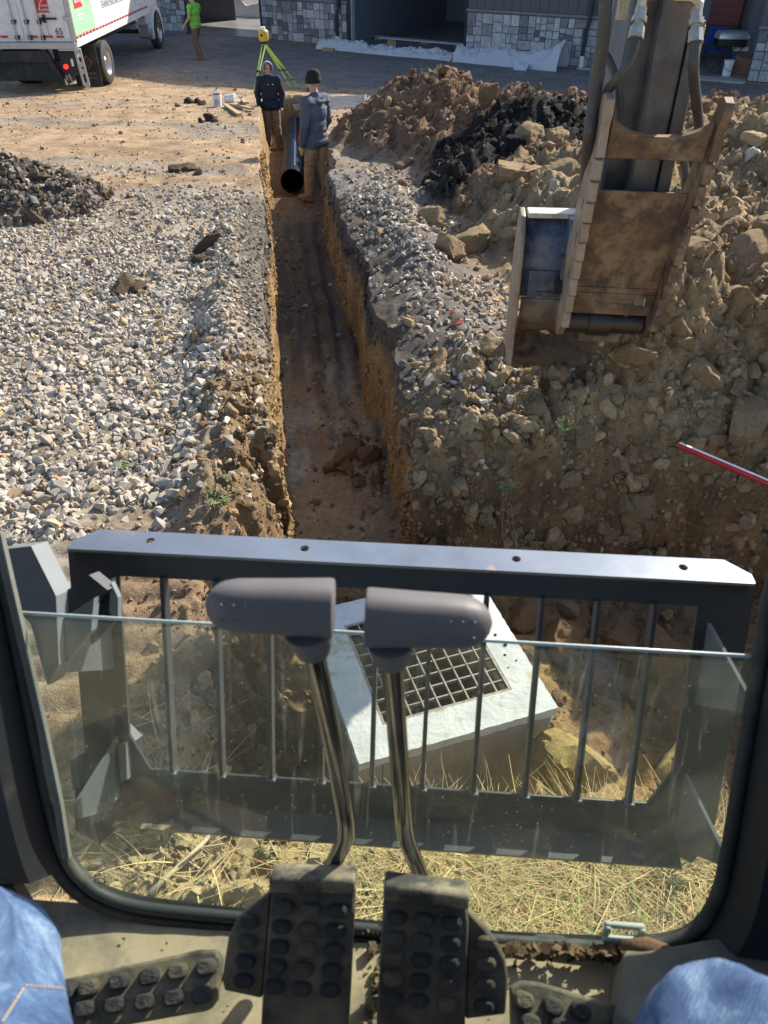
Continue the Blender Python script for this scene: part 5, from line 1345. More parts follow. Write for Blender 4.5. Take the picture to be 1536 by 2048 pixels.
# --- lower front pane
def glass_mat():
    m = bpy.data.materials.new('dusty_glass'); m.use_nodes = True; t = m.node_tree; t.nodes.clear()
    out = t.nodes.new('ShaderNodeOutputMaterial'); tc = t.nodes.new('ShaderNodeTexCoord').outputs['Object']
    tr = t.nodes.new('ShaderNodeBsdfTransparent'); tr.inputs[0].default_value = (.84, .92, .85, 1)
    gls = t.nodes.new('ShaderNodeBsdfGlossy'); gls.inputs['Roughness'].default_value = .03
    df = t.nodes.new('ShaderNodeBsdfDiffuse'); df.inputs[0].default_value = (.55, .58, .46, 1)
    tl_ = t.nodes.new('ShaderNodeBsdfTranslucent'); tl_.inputs[0].default_value = (.55, .58, .46, 1)
    dm = t.nodes.new('ShaderNodeMixShader'); dm.inputs[0].default_value = .55; t.links.new(df.outputs[0], dm.inputs[1]); t.links.new(tl_.outputs[0], dm.inputs[2])
    n1 = noise(t, 3.2, 8, .68, tc, .4); film = ramp(t, n1.outputs[0], [(.32, (.03,) * 3), (.5, (.07,) * 3), (.72, (.22,) * 3)])
    vo = t.nodes.new('ShaderNodeTexVoronoi'); vo.inputs['Scale'].default_value = 120; t.links.new(tc, vo.inputs[0]); sp = ramp(t, vo.outputs['Distance'], [(.06, (.8,) * 3), (.11, (0,) * 3)])
    n2 = noise(t, 14, 2, .5, tc); msk = ramp(t, n2.outputs[0], [(.44, (0,) * 3), (.56, (1,) * 3)])
    mp = t.nodes.new('ShaderNodeMapping'); mp.inputs['Scale'].default_value = (60, 5, 5); t.links.new(tc, mp.inputs[0])
    n3 = noise(t, 1.0, 5, .7, mp.outputs[0], 1.0); st = ramp(t, n3.outputs[0], [(.57, (0,) * 3), (.74, (.2,) * 3)])
    f = mix(t, 1.0, sp.outputs[0], msk.outputs[0], 'MULTIPLY'); f = mix(t, 1.0, f, film.outputs[0], 'ADD'); f = mix(t, 1.0, f, st.outputs[0], 'ADD')
    lw = t.nodes.new('ShaderNodeLayerWeight'); lw.inputs[0].default_value = .5
    pw_ = t.nodes.new('ShaderNodeMath'); pw_.operation = 'POWER'; pw_.inputs[1].default_value = 5.0; t.links.new(lw.outputs['Facing'], pw_.inputs[0])
    fr_ = t.nodes.new('ShaderNodeMath'); fr_.operation = 'MULTIPLY_ADD'; fr_.inputs[1].default_value = .9; fr_.inputs[2].default_value = .06; t.links.new(pw_.outputs[0], fr_.inputs[0])
    a = t.nodes.new('ShaderNodeMixShader'); t.links.new(fr_.outputs[0], a.inputs[0]); t.links.new(tr.outputs[0], a.inputs[1]); t.links.new(gls.outputs[0], a.inputs[2])
    b = t.nodes.new('ShaderNodeMixShader'); t.links.new(f, b.inputs[0]); t.links.new(a.outputs[0], b.inputs[1]); t.links.new(dm.outputs[0], b.inputs[2])
    t.links.new(b.outputs[0], out.inputs[0]); return m
OPEN0 = [(8, 1130), (28, 1228), (62, 1400), (98, 1580), (128, 1690), (160, 1745), (212, 1785), (300, 1810), (500, 1830), (800, 1857), (1000, 1874), (1200, 1886), (1320, 1882), (1392, 1850), (1432, 1780), (1455, 1680), (1484, 1500), (1512, 1330), (1532, 1200)]
def smooth_path(q, k=4):
    r = []
    for i in range(len(q) - 1):
        a, b, c, d = (Vector((*q[j], 0)) for j in (max(i - 1, 0), i, i + 1, min(i + 2, len(q) - 1)))
        for s in range(k):
            t = s / k; p = .5 * ((2 * b) + (c - a) * t + (2 * a - 5 * b + 4 * c - d) * t * t + (3 * b - a - 3 * c + d) * t ** 3); r.append((p.x, p.y))
    return r + [q[-1]]
OPEN = smooth_path(OPEN0)
op = [gl(u, v) for u, v in OPEN]
cen = Vector((sum(p.x for p in op) / len(op), 0, 0)); cen = gl(768, 1500)
pane = MB(); TL, TR = gl(8, 1224.5), gl(1545, 1316)
pv = [TL] + [p for p in op[5:-7]] + [TR]; pv = [TL + Vector((-.01, 0, 0))] + [p + (p - cen).normalized() * .01 for p in op[5:-7]] + [TR + Vector((.01, 0, 0))]
pane.add(pv, [tuple(range(len(pv)))])
pn = eb(pane, 'window_pane', glass_mat())
mb = MB(); mb.bar(TL + NIN * -.001, TR + NIN * -.001, .0045, .003, NIN); eb(mb, 'polished_edge', mk('glass_edge', (.5, .6, .56), .25), pn, bevel=.0012)
mb = MB(); c = gl(200, 1762, -.002)
for r0 in (.008,):
    n = 18; A = [c + Vector((r0 * math.cos(a), 0, 0)) + NUP * r0 * .6 * math.sin(a) for a in np.linspace(0, 6.283, n)]; B = [c + Vector((r0 * .8 * math.cos(a), 0, 0)) + NUP * r0 * .45 * math.sin(a) for a in np.linspace(0, 6.283, n)]; mb.strip(A, B)
for q in range(3): mb.box(c + Vector((-.018, 0, 0)) + NUP * (.004 - .003 * q), (.016 - .004 * q, .0006, .0008))
eb(mb, 'glass_stamp', M_INK, pn)
# plastic clip at the foot of the pane
mb = MB(); c0 = gl(1245, 1880, -.012)
mb.box(c0, (.050, .008, .012)); mb.box(c0 + NUP * .012 + Vector((-.021, 0, 0)), (.009, .008, .024)); mb.box(c0 + NUP * .012 + Vector((.021, 0, 0)), (.009, .008, .024)); mb.box(c0 + NUP * .022, (.050, .008, .008))
eb(mb, 'drain_clip', mk('clear_plastic', (.5, .55, .5), .3), pn, bevel=.003)
# --- window frame: wide dark surround, thick into the cab
def surround():
    n = len(op); wid = [.30] * n
    out_ = []
    for i, p in enumerate(op):
        d = (p - cen); d = Vector((d.x, d.y, d.z)); d.normalize()
        if i < 18: d = Vector((-1, 0, 0))
        elif i > n - 21: d = Vector((1, 0, 0))
        out_.append(p + d * (.20 if (i < 18 or i > n - 21) else .022))
    ext0 = [op[0] + NUP * .75 + Vector((-.10, 0, 0))]; ext1 = [op[-1] + NUP * .75 + Vector((.06, 0, 0))]
    I = ext0 + op + ext1; O = [ext0[0] + Vector((-.2, 0, 0))] + out_ + [ext1[0] + Vector((.2, 0, 0))]
    th = .055; mb = MB()
    I2 = []
    for i, p in enumerate(I):
        d = (O[i] - p).normalized(); tt = th if (i < 19 or i > len(I) - 22) else .016; I2.append(p + NIN * tt + d * (.022 if tt > .03 else .010))
    O2 = [p + NIN * ((th + .02) if (i < 19 or i > len(O) - 22) else .016) for i, p in enumerate(O)]
    I0 = [p + NIN * -.01 for p in I]; O0 = [p + NIN * -.03 for p in O]
    mb.strip(I0, I2); mb.strip(I2, O2); mb.strip(O0, I0); mb.strip(O2, O0)
    o = eb(mb, 'cab_frame', M_CAB, smooth='auto')
    mb = MB(); mb.tube([p + NIN * .006 for p in ext0 + op + ext1], .0085, 8); eb(mb, 'window_seal', M_SEAL, o, smooth=True)
    # ribbed edge trim on the left
    L = [gl(8, 1060), gl(28, 1150), gl(60, 1290), gl(96, 1450), gl(125, 1590), gl(142, 1700)]
    mb = MB()
    for i in range(150):
        f = i / 149 * (len(L) - 1); k = min(int(f), len(L) - 2); p = L[k].lerp(L[k + 1], f - k); d = (L[k + 1] - L[k]).normalized(); mb.bar(p + NIN * .012 - d * .0011, p + NIN * .012 + d * .0011, .010, .008, NIN)
    e = eb(mb, 'ribbed_trim', mk('grey_trim', (.20, .21, .19), .7), o); e['kind'] = 'stuff'
    mb = MB(); mb.tube([p + NIN * .012 for p in L], .0042, 8); eb(mb, 'trim_core', M_SEAL, o, smooth=True)
    return o
frame = surround()
# --- cab floor, side walls, sill
FZ = 1.85
M_FLOOR = mk('dusty_mat', (.42, .35, .23), .9, col2=(.15, .14, .115), scale=7, lo=.46, hi=.66, bmp=.35, bscale=35, bdist=.004, dirt=(.50, .40, .25), dscale=4, dlo=.50, dhi=.62)
def floor():
    nx, ny = 90, 60; X, Y = np.meshgrid(np.linspace(-.62, .62, nx), np.linspace(-.45, .448, ny), indexing='ij')
    Z = FZ + .006 * fbm(X * 9, Y * 9, 3, 401) + .0025 * fbm(X * 40, Y * 40, 2, 403) + .035 * sst(.40, .49, Y) * 0
    idx = np.arange(nx * ny).reshape(nx, ny); F = np.stack([idx[:-1, :-1], idx[1:, :-1], idx[1:, 1:], idx[:-1, 1:]], -1).reshape(-1, 4)
    me = fast_mesh('cab_floor', np.stack([X, Y, Z], -1).reshape(-1, 3), F, 4, None, True); me.materials.append(M_FLOOR)
    o = link(bpy.data.objects.new('cab_floor', me)); o.parent = ex; return o
cfl = floor()
mb = MB(); mb.box((.0, .435, FZ - .07), (1.2, .03, .1)); eb(mb, 'front_sill', M_CAB, bevel=.004)
mb = MB(); mb.box((.64, -.02, FZ + .22), (.05, 1.1, .5)); eb(mb, 'side_panel', M_CAB, bevel=.01)
mb = MB(); mb.box((-.66, -.02, FZ + .05), (.05, 1.1, .2)); eb(mb, 'door_sill', M_CAB, bevel=.01)
mb = MB(); mb.box((0, -.62, FZ + .6), (1.3, .05, 1.3)); eb(mb, 'rear_wall', M_CAB)
mb = MB(); mb.box((0, -.05, 3.42), (1.34, 1.3, .06)); eb(mb, 'cab_roof', M_CAB, bevel=.02)
for sx in (-.64, .64): mb = MB(); mb.bar((sx, -.58, FZ), (sx, -.58, 3.4), .07, .07, (0, 1, 0)); eb(mb, 'rear_pillar', M_CAB)
mb = MB(); mb.box((-.76, .452, FZ + .0), (.48, .02, .08)); eb(mb, 'corner_panel', M_CAB, bevel=.003)
mb = MB(); mb.box((.74, .452, FZ + .0), (.50, .02, .10)); eb(mb, 'corner_panel', M_CAB, bevel=.003)
# front right cover by the console
mb = MB(); c = [PE(1250, 1895, .90), PE(1300, 1905, .93), PE(1560, 1850, .95), PE(1700, 2100, .80), PE(1300, 2100, .82), PE(1236, 2030, .84)]
mb.add(c + [Vector((p.x, p.y, FZ - .01)) for p in c], [tuple(range(6))] + [(i, (i + 1) % 6, 6 + (i + 1) % 6, 6 + i) for i in range(6)]); eb(mb, 'console_cover', mk('cover_plastic', (.06, .065, .065), .6, dirt=(.26, .23, .16), dscale=4, dlo=.4, dhi=.8), bevel=.006)

# --- travel levers
M_KNOB = mk('knob_rubber', (.125, .118, .125), .55, bmp=.06, bscale=260); M_ROD = mk('lever_chrome', (.30, .315, .34), .16, 1.0, col2=(.22, .23, .25), scale=20)
def lever(side, kc, ends, rod):
    t = .66
    a, b = PE(*ends[0], t), PE(*ends[1], t); d = (b - a).normalized(); L = (b - a).length     # a: rounded end, b: flat end
    up = (NUP - d * NUP.dot(d)).normalized(); sd = d.cross(up)
    rad = .0235; prof = [(0, .02)]
    prof = [(.000, .10), (.0025, .40), (.008, .68), (.016, .86), (.027, .95), (.045, .98), (L * .6, 1.0), (L - .004, 1.06), (L - .001, 1.04), (L, .96), (L, .0)]
    n = 30; vs = []
    for x, r in prof:
        for k in range(n):
            th = 2 * math.pi * k / n; cc, ss = math.cos(th), math.sin(th); e = .75
            vs.append(a + d * x + (sd * math.copysign(abs(cc) ** e, cc) * .92 + up * math.copysign(abs(ss) ** e, ss)) * rad * r)
    lv = MB(); r = [PE(u, v, tt) for u, v, tt in rod]
    lv.tube(r, [.0098] * len(r), 20); lo = eb(lv, 'travel_lever', M_ROD, smooth='auto')
    mb = MB(); mb.add(vs, [(i * n + k, i * n + (k + 1) % n, (i + 1) * n + (k + 1) % n, (i + 1) * n + k) for i in range(len(prof) - 1) for k in range(n)] + [tuple(range(n))])
    kb = eb(mb, 'knob', M_KNOB, lo, smooth='auto')
    mb = MB(); g = r[0]; dr = (r[1] - r[0]).normalized(); mb.tube([g - dr * .012, g + dr * .006, g + dr * .014, g + dr * .017], [.021, .0175, .015, .0105], 20); eb(mb, 'collar', M_KNOB, lo, smooth='auto')
    # dimples: two rows of small raised dots
    for rw in (-.25, .35):
        for i in range(9):
            x = L * (.16 + .74 * i / 8); ang_ = R(118) if rw > 0 else R(158)
            pt = a + d * x + (-NIN * 0 + up * math.sin(R(20 + 0)) * 0)
            v_in = NIN - d * NIN.dot(d); v_in.normalize()
            th = rw; c = a + d * x + (v_in * math.cos(th) * .92 + up * math.sin(th)) * rad * .985
            o = inst('grip_dot', ME_DOT, kb, c, (0, 0, 0), (.0016, .0016, .0016), local=True)
def dot_me():
    bm = bmesh.new(); bmesh.ops.create_icosphere(bm, subdivisions=1, radius=1); me = bpy.data.meshes.new('grip_dot'); bm.to_mesh(me); bm.free(); me.shade_smooth(); me.materials.append(M_KNOB); return me
ME_DOT = dot_me()
lever(-1, None, ((411, 1209), (668, 1216)), [(622, 1280, .672), (640, 1360, .70), (664, 1480, .76), (684, 1590, .82), (692, 1640, .855), (693, 1668, .872), (684, 1694, .885), (654, 1752, .91), (620, 1815, .945)])
lever(1, None, ((984, 1246), (730, 1234)), [(782, 1300, .672), (787, 1370, .70), (796, 1490, .76), (804, 1600, .82), (808, 1650, .855), (813, 1678, .872), (822, 1702, .885), (848, 1765, .915), (872, 1820, .945)])

# --- travel pedals with raised studs
M_PED = mk('pedal_rubber', (.03, .03, .03), .75, col2=(.06, .055, .045), scale=9, dirt=(.30, .25, .165), dscale=7, dlo=.42, dhi=.72, bmp=.25, bscale=120, bdist=.002)
M_STUD = obj_random_mat('stud_rubber', [(0, (.035, .036, .04)), (.5, (.055, .055, .055)), (.8, (.12, .10, .075)), (1, (.19, .155, .105))], .65, .6)
M_PTOP = mk('lit_pedal_top', (.05, .048, .045), .7, dirt=(.52, .43, .28), dscale=8, dlo=.40, dhi=.62)  # dust on the ridge, lightened to paint in sunlit pedal tops
def stud_me():
    mb = MB(); n = 20; prof = [(1.0, 0), (.96, .55), (.86, .85), (.66, 1.0), (0.001, 1.0)]; vs = []
    for r, z in prof:
        for k in range(n):
            a = 2 * math.pi * k / n; x = math.cos(a); x = x + .55 * (1 if x > 0 else -1) * (abs(x) > 1e-6); vs.append((x / 1.55 * r if r > .01 else 0, math.sin(a) * r * .68 if r > .01 else 0, z))
    mb.add(vs, [(i * n + k, i * n + (k + 1) % n, (i + 1) * n + (k + 1) % n, (i + 1) * n + k) for i in range(4) for k in range(n)])
    o = mb.build('stud', M_STUD, smooth='auto'); me = o.data; bpy.data.objects.remove(o); return me
ME_STUD = stud_me()
def on_pedal(u, v): return on_plane(u, v, PB[0], PB[1], PB[2])
PB = (.300, FZ + .03, .80)          # pedal plane: Y = Y0 + k (z - z0)
pa = math.atan(1 / PB[2]); PUP = Vector((0, math.cos(pa), math.sin(pa))); PN = Vector((0, -math.sin(pa), math.cos(pa)))
rotp = Matrix((Vector((1, 0, 0)), PUP, PN)).transposed().to_euler()
def pedal(main, wing, studs, wstuds, ridge):
    pts = [on_pedal(u, v) for u, v in main]; mb = MB(); k = len(pts)
    mb.add([p for p in pts] + [p - PN * .014 for p in pts], [tuple(range(k)), tuple(range(2 * k - 1, k - 1, -1))] + [(i, (i + 1) % k, k + (i + 1) % k, k + i) for i in range(k)]); pd = eb(mb, 'travel_pedal', M_PED, bevel=.003)
    pts = [on_pedal(u, v) - PN * .005 for u, v in wing]; mb = MB(); k = len(pts)
    mb.add([p for p in pts] + [p - PN * .012 for p in pts], [tuple(range(k)), tuple(range(2 * k - 1, k - 1, -1))] + [(i, (i + 1) % k, k + (i + 1) % k, k + i) for i in range(k)]); eb(mb, 'pedal_wing', M_PED, pd, bevel=.003)
    a, b = on_pedal(*ridge[0]), on_pedal(*ridge[1]); mb = MB()
    prof = [(-.002, -.012), (-.002, .012), (.004, .019), (.016, .021), (.021, .016), (.021, -.012)]
    mb.add([a + PUP * q + PN * w for q, w in prof] + [b + PUP * q + PN * w for q, w in prof], [tuple(range(6)), tuple(range(11, 5, -1))] + [(i, (i + 1) % 6, 6 + (i + 1) % 6, 6 + i) for i in range(6)])
    eb(mb, 'toe_ridge', M_PTOP, pd, bevel=.003)
    for lst, off in ((studs, .0), (wstuds, -.005)):
        for u, v in lst: inst('stud', ME_STUD, pd, on_pedal(u, v) + PN * off, rotp, (.0118, .0118, .006), local=True)
S = 420 / 1.0
zx = lambda x: 420 + x / 2.4; zy = lambda y: 1680 + y / 2.4
pedal([(543, 1778), (711, 1775), (697, 2060), (521, 2060), (524, 2000), (540, 1810)], [(541, 1790), (500, 1815), (470, 1845), (454, 1880), (441, 1965), (446, 1988), (522, 2004)],
      [(zx(358 - 12 * r - 0 * 0), zy(316 + 96 * r)) for r in range(5)] + [(zx(484 - 11 * r), zy(330 + 95 * r)) for r in range(5)] + [(zx(612 - 9 * r), zy(336 + 95 * r)) for r in range(5)],
      [(zx(185 - 9 * r), zy(398 + 96 * r)) for r in range(4)], ((544, 1772), (712, 1774)))
pedal([(767, 1790), (934, 1808), (938, 1850), (930, 2060), (752, 2060)], [(936, 1828), (962, 1852), (990, 1885), (1012, 1925), (1018, 1965), (1012, 2036), (931, 2046)],
      [(zx(896 - 6 * r), zy(370 + 97 * r)) for r in range(5)] + [(zx(1026 - 6 * r), zy(380 + 97 * r)) for r in range(5)] + [(zx(1160 - 5 * r), zy(396 + 97 * r)) for r in range(5)],
      [(zx(1330 - 4 * r), zy(502 + 101 * r)) for r in range(4)], ((768, 1786), (936, 1806)))
# --- foot rests
def footrest(pts, studs, z0, k, sc, sw, dz):
    f = lambda u, v: on_plane(u, v, z0[0], z0[1], k)
    a = math.atan(1 / k); up = Vector((0, math.cos(a), math.sin(a))); nn = Vector((0, -math.sin(a), math.cos(a)))
    c = [f(u, v) for u, v in pts]; mb = MB(); n = len(c)
    mb.add(c + [p - nn * .016 for p in c], [tuple(range(n)), tuple(range(2 * n - 1, n - 1, -1))] + [(i, (i + 1) % n, n + (i + 1) % n, n + i) for i in range(n)]); o = eb(mb, 'foot_rest', M_PED2, bevel=.004, seg=3)
    r = Matrix((Vector((1, 0, 0)), up, nn)).transposed() @ Euler((0, 0, sw)).to_matrix()
    for u, v in studs: inst('stud', ME_STUD, o, f(u, v), r.to_euler(), sc, local=True)
M_PED2 = mk('dusty_rubber', (.05, .048, .04), .8, dirt=(.33, .28, .18), dscale=7, dlo=.40, dhi=.62, bmp=.4, bscale=80, bdist=.003)
fx = lambda x: x / 2.954; fy = lambda y: 1640 + y / 2.954
footrest([(112, 1962), (395, 1900), (432, 1900), (443, 1918), (434, 2000), (418, 2022), (200, 2060), (120, 2060)],
         [(fx(530), fy(988)), (fx(708), fy(952)), (fx(884), fy(925)), (fx(1052), fy(895)), (fx(1222), fy(868)), (fx(505), fy(1112)), (fx(680), fy(1090)), (fx(858), fy(1070)), (fx(1030), fy(1048)), (fx(1195), fy(1030)), (fx(395), fy(1010)), (fx(370), fy(1135))],
         (.31, FZ + .045), 2.2, (.0125, .0135, .011), R(12), 0)
footrest([(1020, 1975), (1042, 1962), (1080, 1965), (1260, 2020), (1320, 2060), (1022, 2060)], [(1047, 2000), (1105, 2012), (1160, 2022), (1060, 2044), (1120, 2052)], (.31, FZ + .045), 2.2, (.0125, .0135, .010), R(-14), 0)

# --- arm, thumb and bucket
M_ARM = mk('arm_steel', (.145, .142, .15), .45, .4, col2=(.085, .083, .09), scale=5, dirt=(.24, .17, .12), dscale=4, dlo=.55, dhi=.75, bmp=.1, bscale=60)
M_ARMB = mk('arm_bluegrey', (.13, .16, .21), .45, .2, col2=(.10, .125, .17), scale=4, dirt=(.2, .17, .14), dscale=3, dlo=.6, dhi=.85)
M_RUST = mk('rusty_thumb', (.085, .066, .058), .68, .3, col2=(.24, .145, .085), scale=9, lo=.36, hi=.66, dirt=(.36, .285, .19), dscale=4.5, dlo=.48, dhi=.70, bmp=.25, bscale=70)
M_RUST2 = mk('worn_edge', (.34, .29, .25), .5, .4, col2=(.27, .20, .15), scale=9, dirt=(.45, .36, .24), dscale=6, dlo=.5, dhi=.7)
M_BLUE = mk('bucket_blue', (.035, .055, .11), .42, .15, col2=(.06, .085, .15), scale=6, dirt=(.27, .25, .225), dscale=9, dlo=.46, dhi=.72, bmp=.1, bscale=60)
M_MUDDY = mk('muddy_steel', (.12, .09, .062), .85, .1, col2=(.24, .18, .12), scale=8, bmp=.4)
M_HOSE = mk('hydraulic_hose', (.06, .06, .06), .5, dirt=(.18, .16, .13), dscale=6, dlo=.5, dhi=.8)
M_FIT = mk('zinc_fitting', (.55, .52, .45), .35, .8, dirt=(.32, .26, .16), dscale=20, dlo=.5, dhi=.7)
B0, B1 = PE(1212, 655, 4.6), PE(1338, 196, 3.6)
AX = 1.03
# stick
mb = MB(); mb.span((AX - .17, 4.52, 1.2), (AX + .17, 4.95, 3.9)); stick = eb(mb, 'arm', M_ARMB, bevel=.012)
mb = MB(); mb.box((AX - .06, 4.505, 2.4), (.20, .03, 2.4)); eb(mb, 'side_rail', M_ARM, stick)
mb = MB(); mb.span((AX - .05, 4.36, 1.05), (AX + .09, 4.50, 2.56)); eb(mb, 'cylinder_guard', M_ARM, stick, bevel=.012)
mb = MB(); mb.span((AX + .095, 4.35, 1.05), (AX + .155, 4.48, 2.46)); eb(mb, 'guard_flange', M_ARM, stick, bevel=.004)
mb = MB(); mb.span((AX + .156, 4.355, 1.05), (AX + .161, 4.47, 2.44)); eb(mb, 'bright_edge', M_FIT, stick)
mb = MB(); mb.tube([(AX + .07, 4.40, 2.57), (AX + .07, 4.40, 3.3)], .08, 18); mb.tube([(AX - .14, 4.40, 2.63), (AX + .27, 4.40, 2.63)], .075, 16); eb(mb, 'thumb_cylinder', mk('black_cylinder', (.022, .018, .022), .4, dirt=(.12, .08, .07), dscale=8, dlo=.5, dhi=.8), stick, smooth='auto')
for u in (1245,): p = PE(u, 18, 3.62); mb = MB(); mb.box(p, (.05, .03, .09)); mb.box(p + Vector((0, -.005, .052)), (.07, .05, .012)); eb(mb, 'lamp_bracket', M_FIT, stick, bevel=.004)
def hose(name, pts, r, m=M_HOSE):
    raw = [PE(*q) for q in pts]; out_ = []
    for i in range(len(raw) - 1):
        a, b, c, d = raw[max(i - 1, 0)], raw[i], raw[i + 1], raw[min(i + 2, len(raw) - 1)]
        for k in range(6):
            t = k / 6; out_.append(.5 * ((2 * b) + (c - a) * t + (2 * a - 5 * b + 4 * c - d) * t * t + (3 * b - a - 3 * c + d) * t ** 3))
    out_.append(raw[-1]); mb = MB(); mb.tube(out_, r, 12); return eb(mb, name, m, smooth='auto')
h = hose('hose', [(1271, 74, 3.50), (1262, 115, 3.52), (1238, 155, 3.56), (1210, 190, 3.75), (1192, 250, 4.0), (1176, 340, 4.25), (1166, 430, 4.5)], .0235)
def fitting(p, q, parent):
    a, b = PE(*p), PE(*q); d = b - a; mb = MB(); mb.tube([a, a + d * .3, a + d * .3, a + d * .48, a + d * .48, a + d * .58, a + d * .62, b, b], [.026, .026, .034, .034, .024, .024, .033, .036, .02], 8); eb(mb, 'fitting', M_FIT, parent, smooth='auto')
fitting((1283, 14, 3.48), (1271, 78, 3.50), h)
h = hose('hose', [(1391, 82, 3.42), (1387, 130, 3.45), (1389, 170, 3.58), (1394, 215, 3.75), (1396, 260, 3.95), (1380, 330, 4.1)], .0245)
fitting((1394, 18, 3.40), (1391, 86, 3.42), h)
mb = MB(); a = PE(1394, 18, 3.40); mb.tube([a + Vector((0, 0, -.02)), a + Vector((0, 0, .02)), a + Vector((-.03, 0, .045)), a + Vector((-.10, .02, .045))], .026, 10); eb(mb, 'elbow', M_FIT, h, smooth='auto')
mb = MB(); a = PE(1283, 14, 3.48); mb.tube([a + Vector((0, 0, -.02)), a + Vector((.0, 0, .04)), a + Vector((.06, .01, .05))], .026, 10); eb(mb, 'elbow', M_FIT, h, smooth='auto')
hose('hose', [(1212, -30, 3.45), (1208, 60, 3.55), (1196, 140, 3.65), (1186, 220, 3.75), (1176, 290, 3.85), (1166, 400, 4.4), (1160, 450, 4.55)], .030)
hose('hose', [(1190, 250, 3.95), (1184, 190, 3.9), (1192, 120, 3.85), (1212, 110, 3.8), (1236, 170, 3.8), (1240, 240, 3.9)], .018)
hose('hose', [(1318, 240, 3.9), (1345, 292, 4.0), (1368, 325, 4.05), (1372, 400, 4.1)], .022)
# thumb
ta = (B1 - B0); TLn = ta.length; ta.normalize(); tw = Vector((1, 0, 0)); tw = (tw - ta * tw.dot(ta)).normalized(); tn = ta.cross(tw)
if tn.y > 0: tn = -tn
def tp_(w, l, n): return B0 + tw * w + ta * (l * TLn) + tn * n
mb = MB(); mb.prism([(-.235, .06), (.235, .06), (.235, .64), (-.235, .64)], lambda a, b, c: tp_(a, b, c - .02), -.012, .0); thumb = eb(mb, 'thumb', M_RUST, bevel=.004)
for l in (.16, .19): mb = MB(); mb.prism([(-.23, l), (.23, l), (.23, l + .012), (-.23, l + .012)], lambda a, b, c: tp_(a, b, c - .02), 0, .006); eb(mb, 'weld_seam', M_RUST, thumb)
mb = MB(); top = [(x, .925 - .055 * max(0, 1 - (abs(x) / .24) ** 2.6)) for x in np.linspace(.24, -.24, 13)]
mb.prism([(-.24, .785), (.24, .785)] + top, lambda a, b, c: tp_(a, b, c + .01), -.02, .02); eb(mb, 'cross_plate', M_RUST, thumb, bevel=.006)
for s in (-1, 1):
    prof = [(-.20, .0), (-.17, -.075), (-.06, -.085)]
    nt_ = 10
    for i in range(nt_):
        l0, l1 = .02 + .86 * i / nt_, .02 + .86 * (i + 1) / nt_; base = .035 + .015 * math.sin(math.pi * i / nt_)
        prof += [(base, l0), (base + .045, l0 + .012), (base + .02, l1 - .006)]
    prof += [(.05, .90), (.055, .97), (.035, 1.0), (-.02, 1.005), (-.06, .985), (-.09, .90), (-.17, .6), (-.24, .3)]
    mb = MB(); mb.prism(prof, lambda a, b, c: tp_(s * (.255 + .02 * b) + c, b, a), -.022, .022); sp_ = eb(mb, 'side_plate', M_RUST2 if s < 0 else M_RUST, thumb, bevel=.004)
    for l in (.24, .40, .55, .70):
        m2 = MB(); m2.prism([(-.03, l), (-.015, l), (-.01, l + .05), (-.03, l + .05)], lambda a, b, c: tp_(s * (.255 + .02 * b) + c, b, a), -.0235, .0235); eb(m2, 'slot', M_ARM, sp_)
mb = MB(); mb.tube([tp_(-.22, -.01, -.08), tp_(-.10, -.01, -.08), tp_(-.10, -.01, -.08), tp_(.03, -.01, -.08), tp_(.03, -.01, -.08), tp_(.22, -.01, -.08)], [.075, .075, .088, .088, .07, .07], 20); eb(mb, 'pivot_tube', mk('greasy_steel', (.05, .038, .034), .35, .4), thumb, smooth='auto')
mb = MB(); mb.tube([tp_(-.13, -.085, -.08), tp_(.10, -.085, -.08)], .045, 18); eb(mb, 'pin', M_MUDDY, thumb, smooth='auto')
# bucket
BX0, BX1 = .475, 1.04
prof = [(4.80, 1.425), (4.74, 1.405), (4.69, 1.365), (4.65, 1.31), (4.625, 1.24), (4.61, 1.15), (4.605, 1.06), (4.61, .985)]
low = [(4.612, .98), (4.635, .86), (4.69, .75)]
mb = MB(); mb.strip([(BX0 + .02, y, z) for y, z in prof], [(BX1 - .02, y, z) for y, z in prof]); bk = eb(mb, 'bucket', M_BLUE, smooth='auto'); s_ = bk.modifiers.new('s', 'SOLIDIFY'); s_.thickness = .016; s_.offset = 1
mb = MB(); mb.strip([(BX0 + .03, y - .012, z) for y, z in low], [(BX1 - .03, y - .012, z) for y, z in low]); o = eb(mb, 'wear_plate', M_MUDDY, bk, smooth='auto'); s_ = o.modifiers.new('s', 'SOLIDIFY'); s_.thickness = .02
mb = MB(); mb.span((BX0 + .06, 4.592, .985), (AX - .28, 4.606, 1.15)); eb(mb, 'door_panel', M_BLUE, bk, bevel=.004)
mb = MB(); mb.span((BX0 + .12, 4.587, 1.02), (AX - .33, 4.594, 1.025)); eb(mb, 'panel_seam', M_STEEL_D, bk)
for x, nm in ((BX0, 'side_wall'), (BX1, 'side_wall')):
    mb = MB(); mb.prism([(4.70, 1.44), (4.84, 1.45), (4.92, 1.25), (4.95, .9), (4.9, .55), (4.60, .40), (4.565, .5), (4.565, 1.15), (4.60, 1.33)], lambda a, b, c: Vector((x + c, a, max(b, .52 if x == BX0 else .68))), -.016, .016); eb(mb, nm, M_RUST2, bk, bevel=.008)
mb = MB(); mb.span((BX0 + .026, 4.70, 1.425), (BX1 - .026, 4.82, 1.455)); eb(mb, 'top_lip', mk('bright_lip', (.62, .57, .50), .55, .2, dirt=(.4, .3, .2), dscale=9, dlo=.55, dhi=.7), bk, bevel=.006)
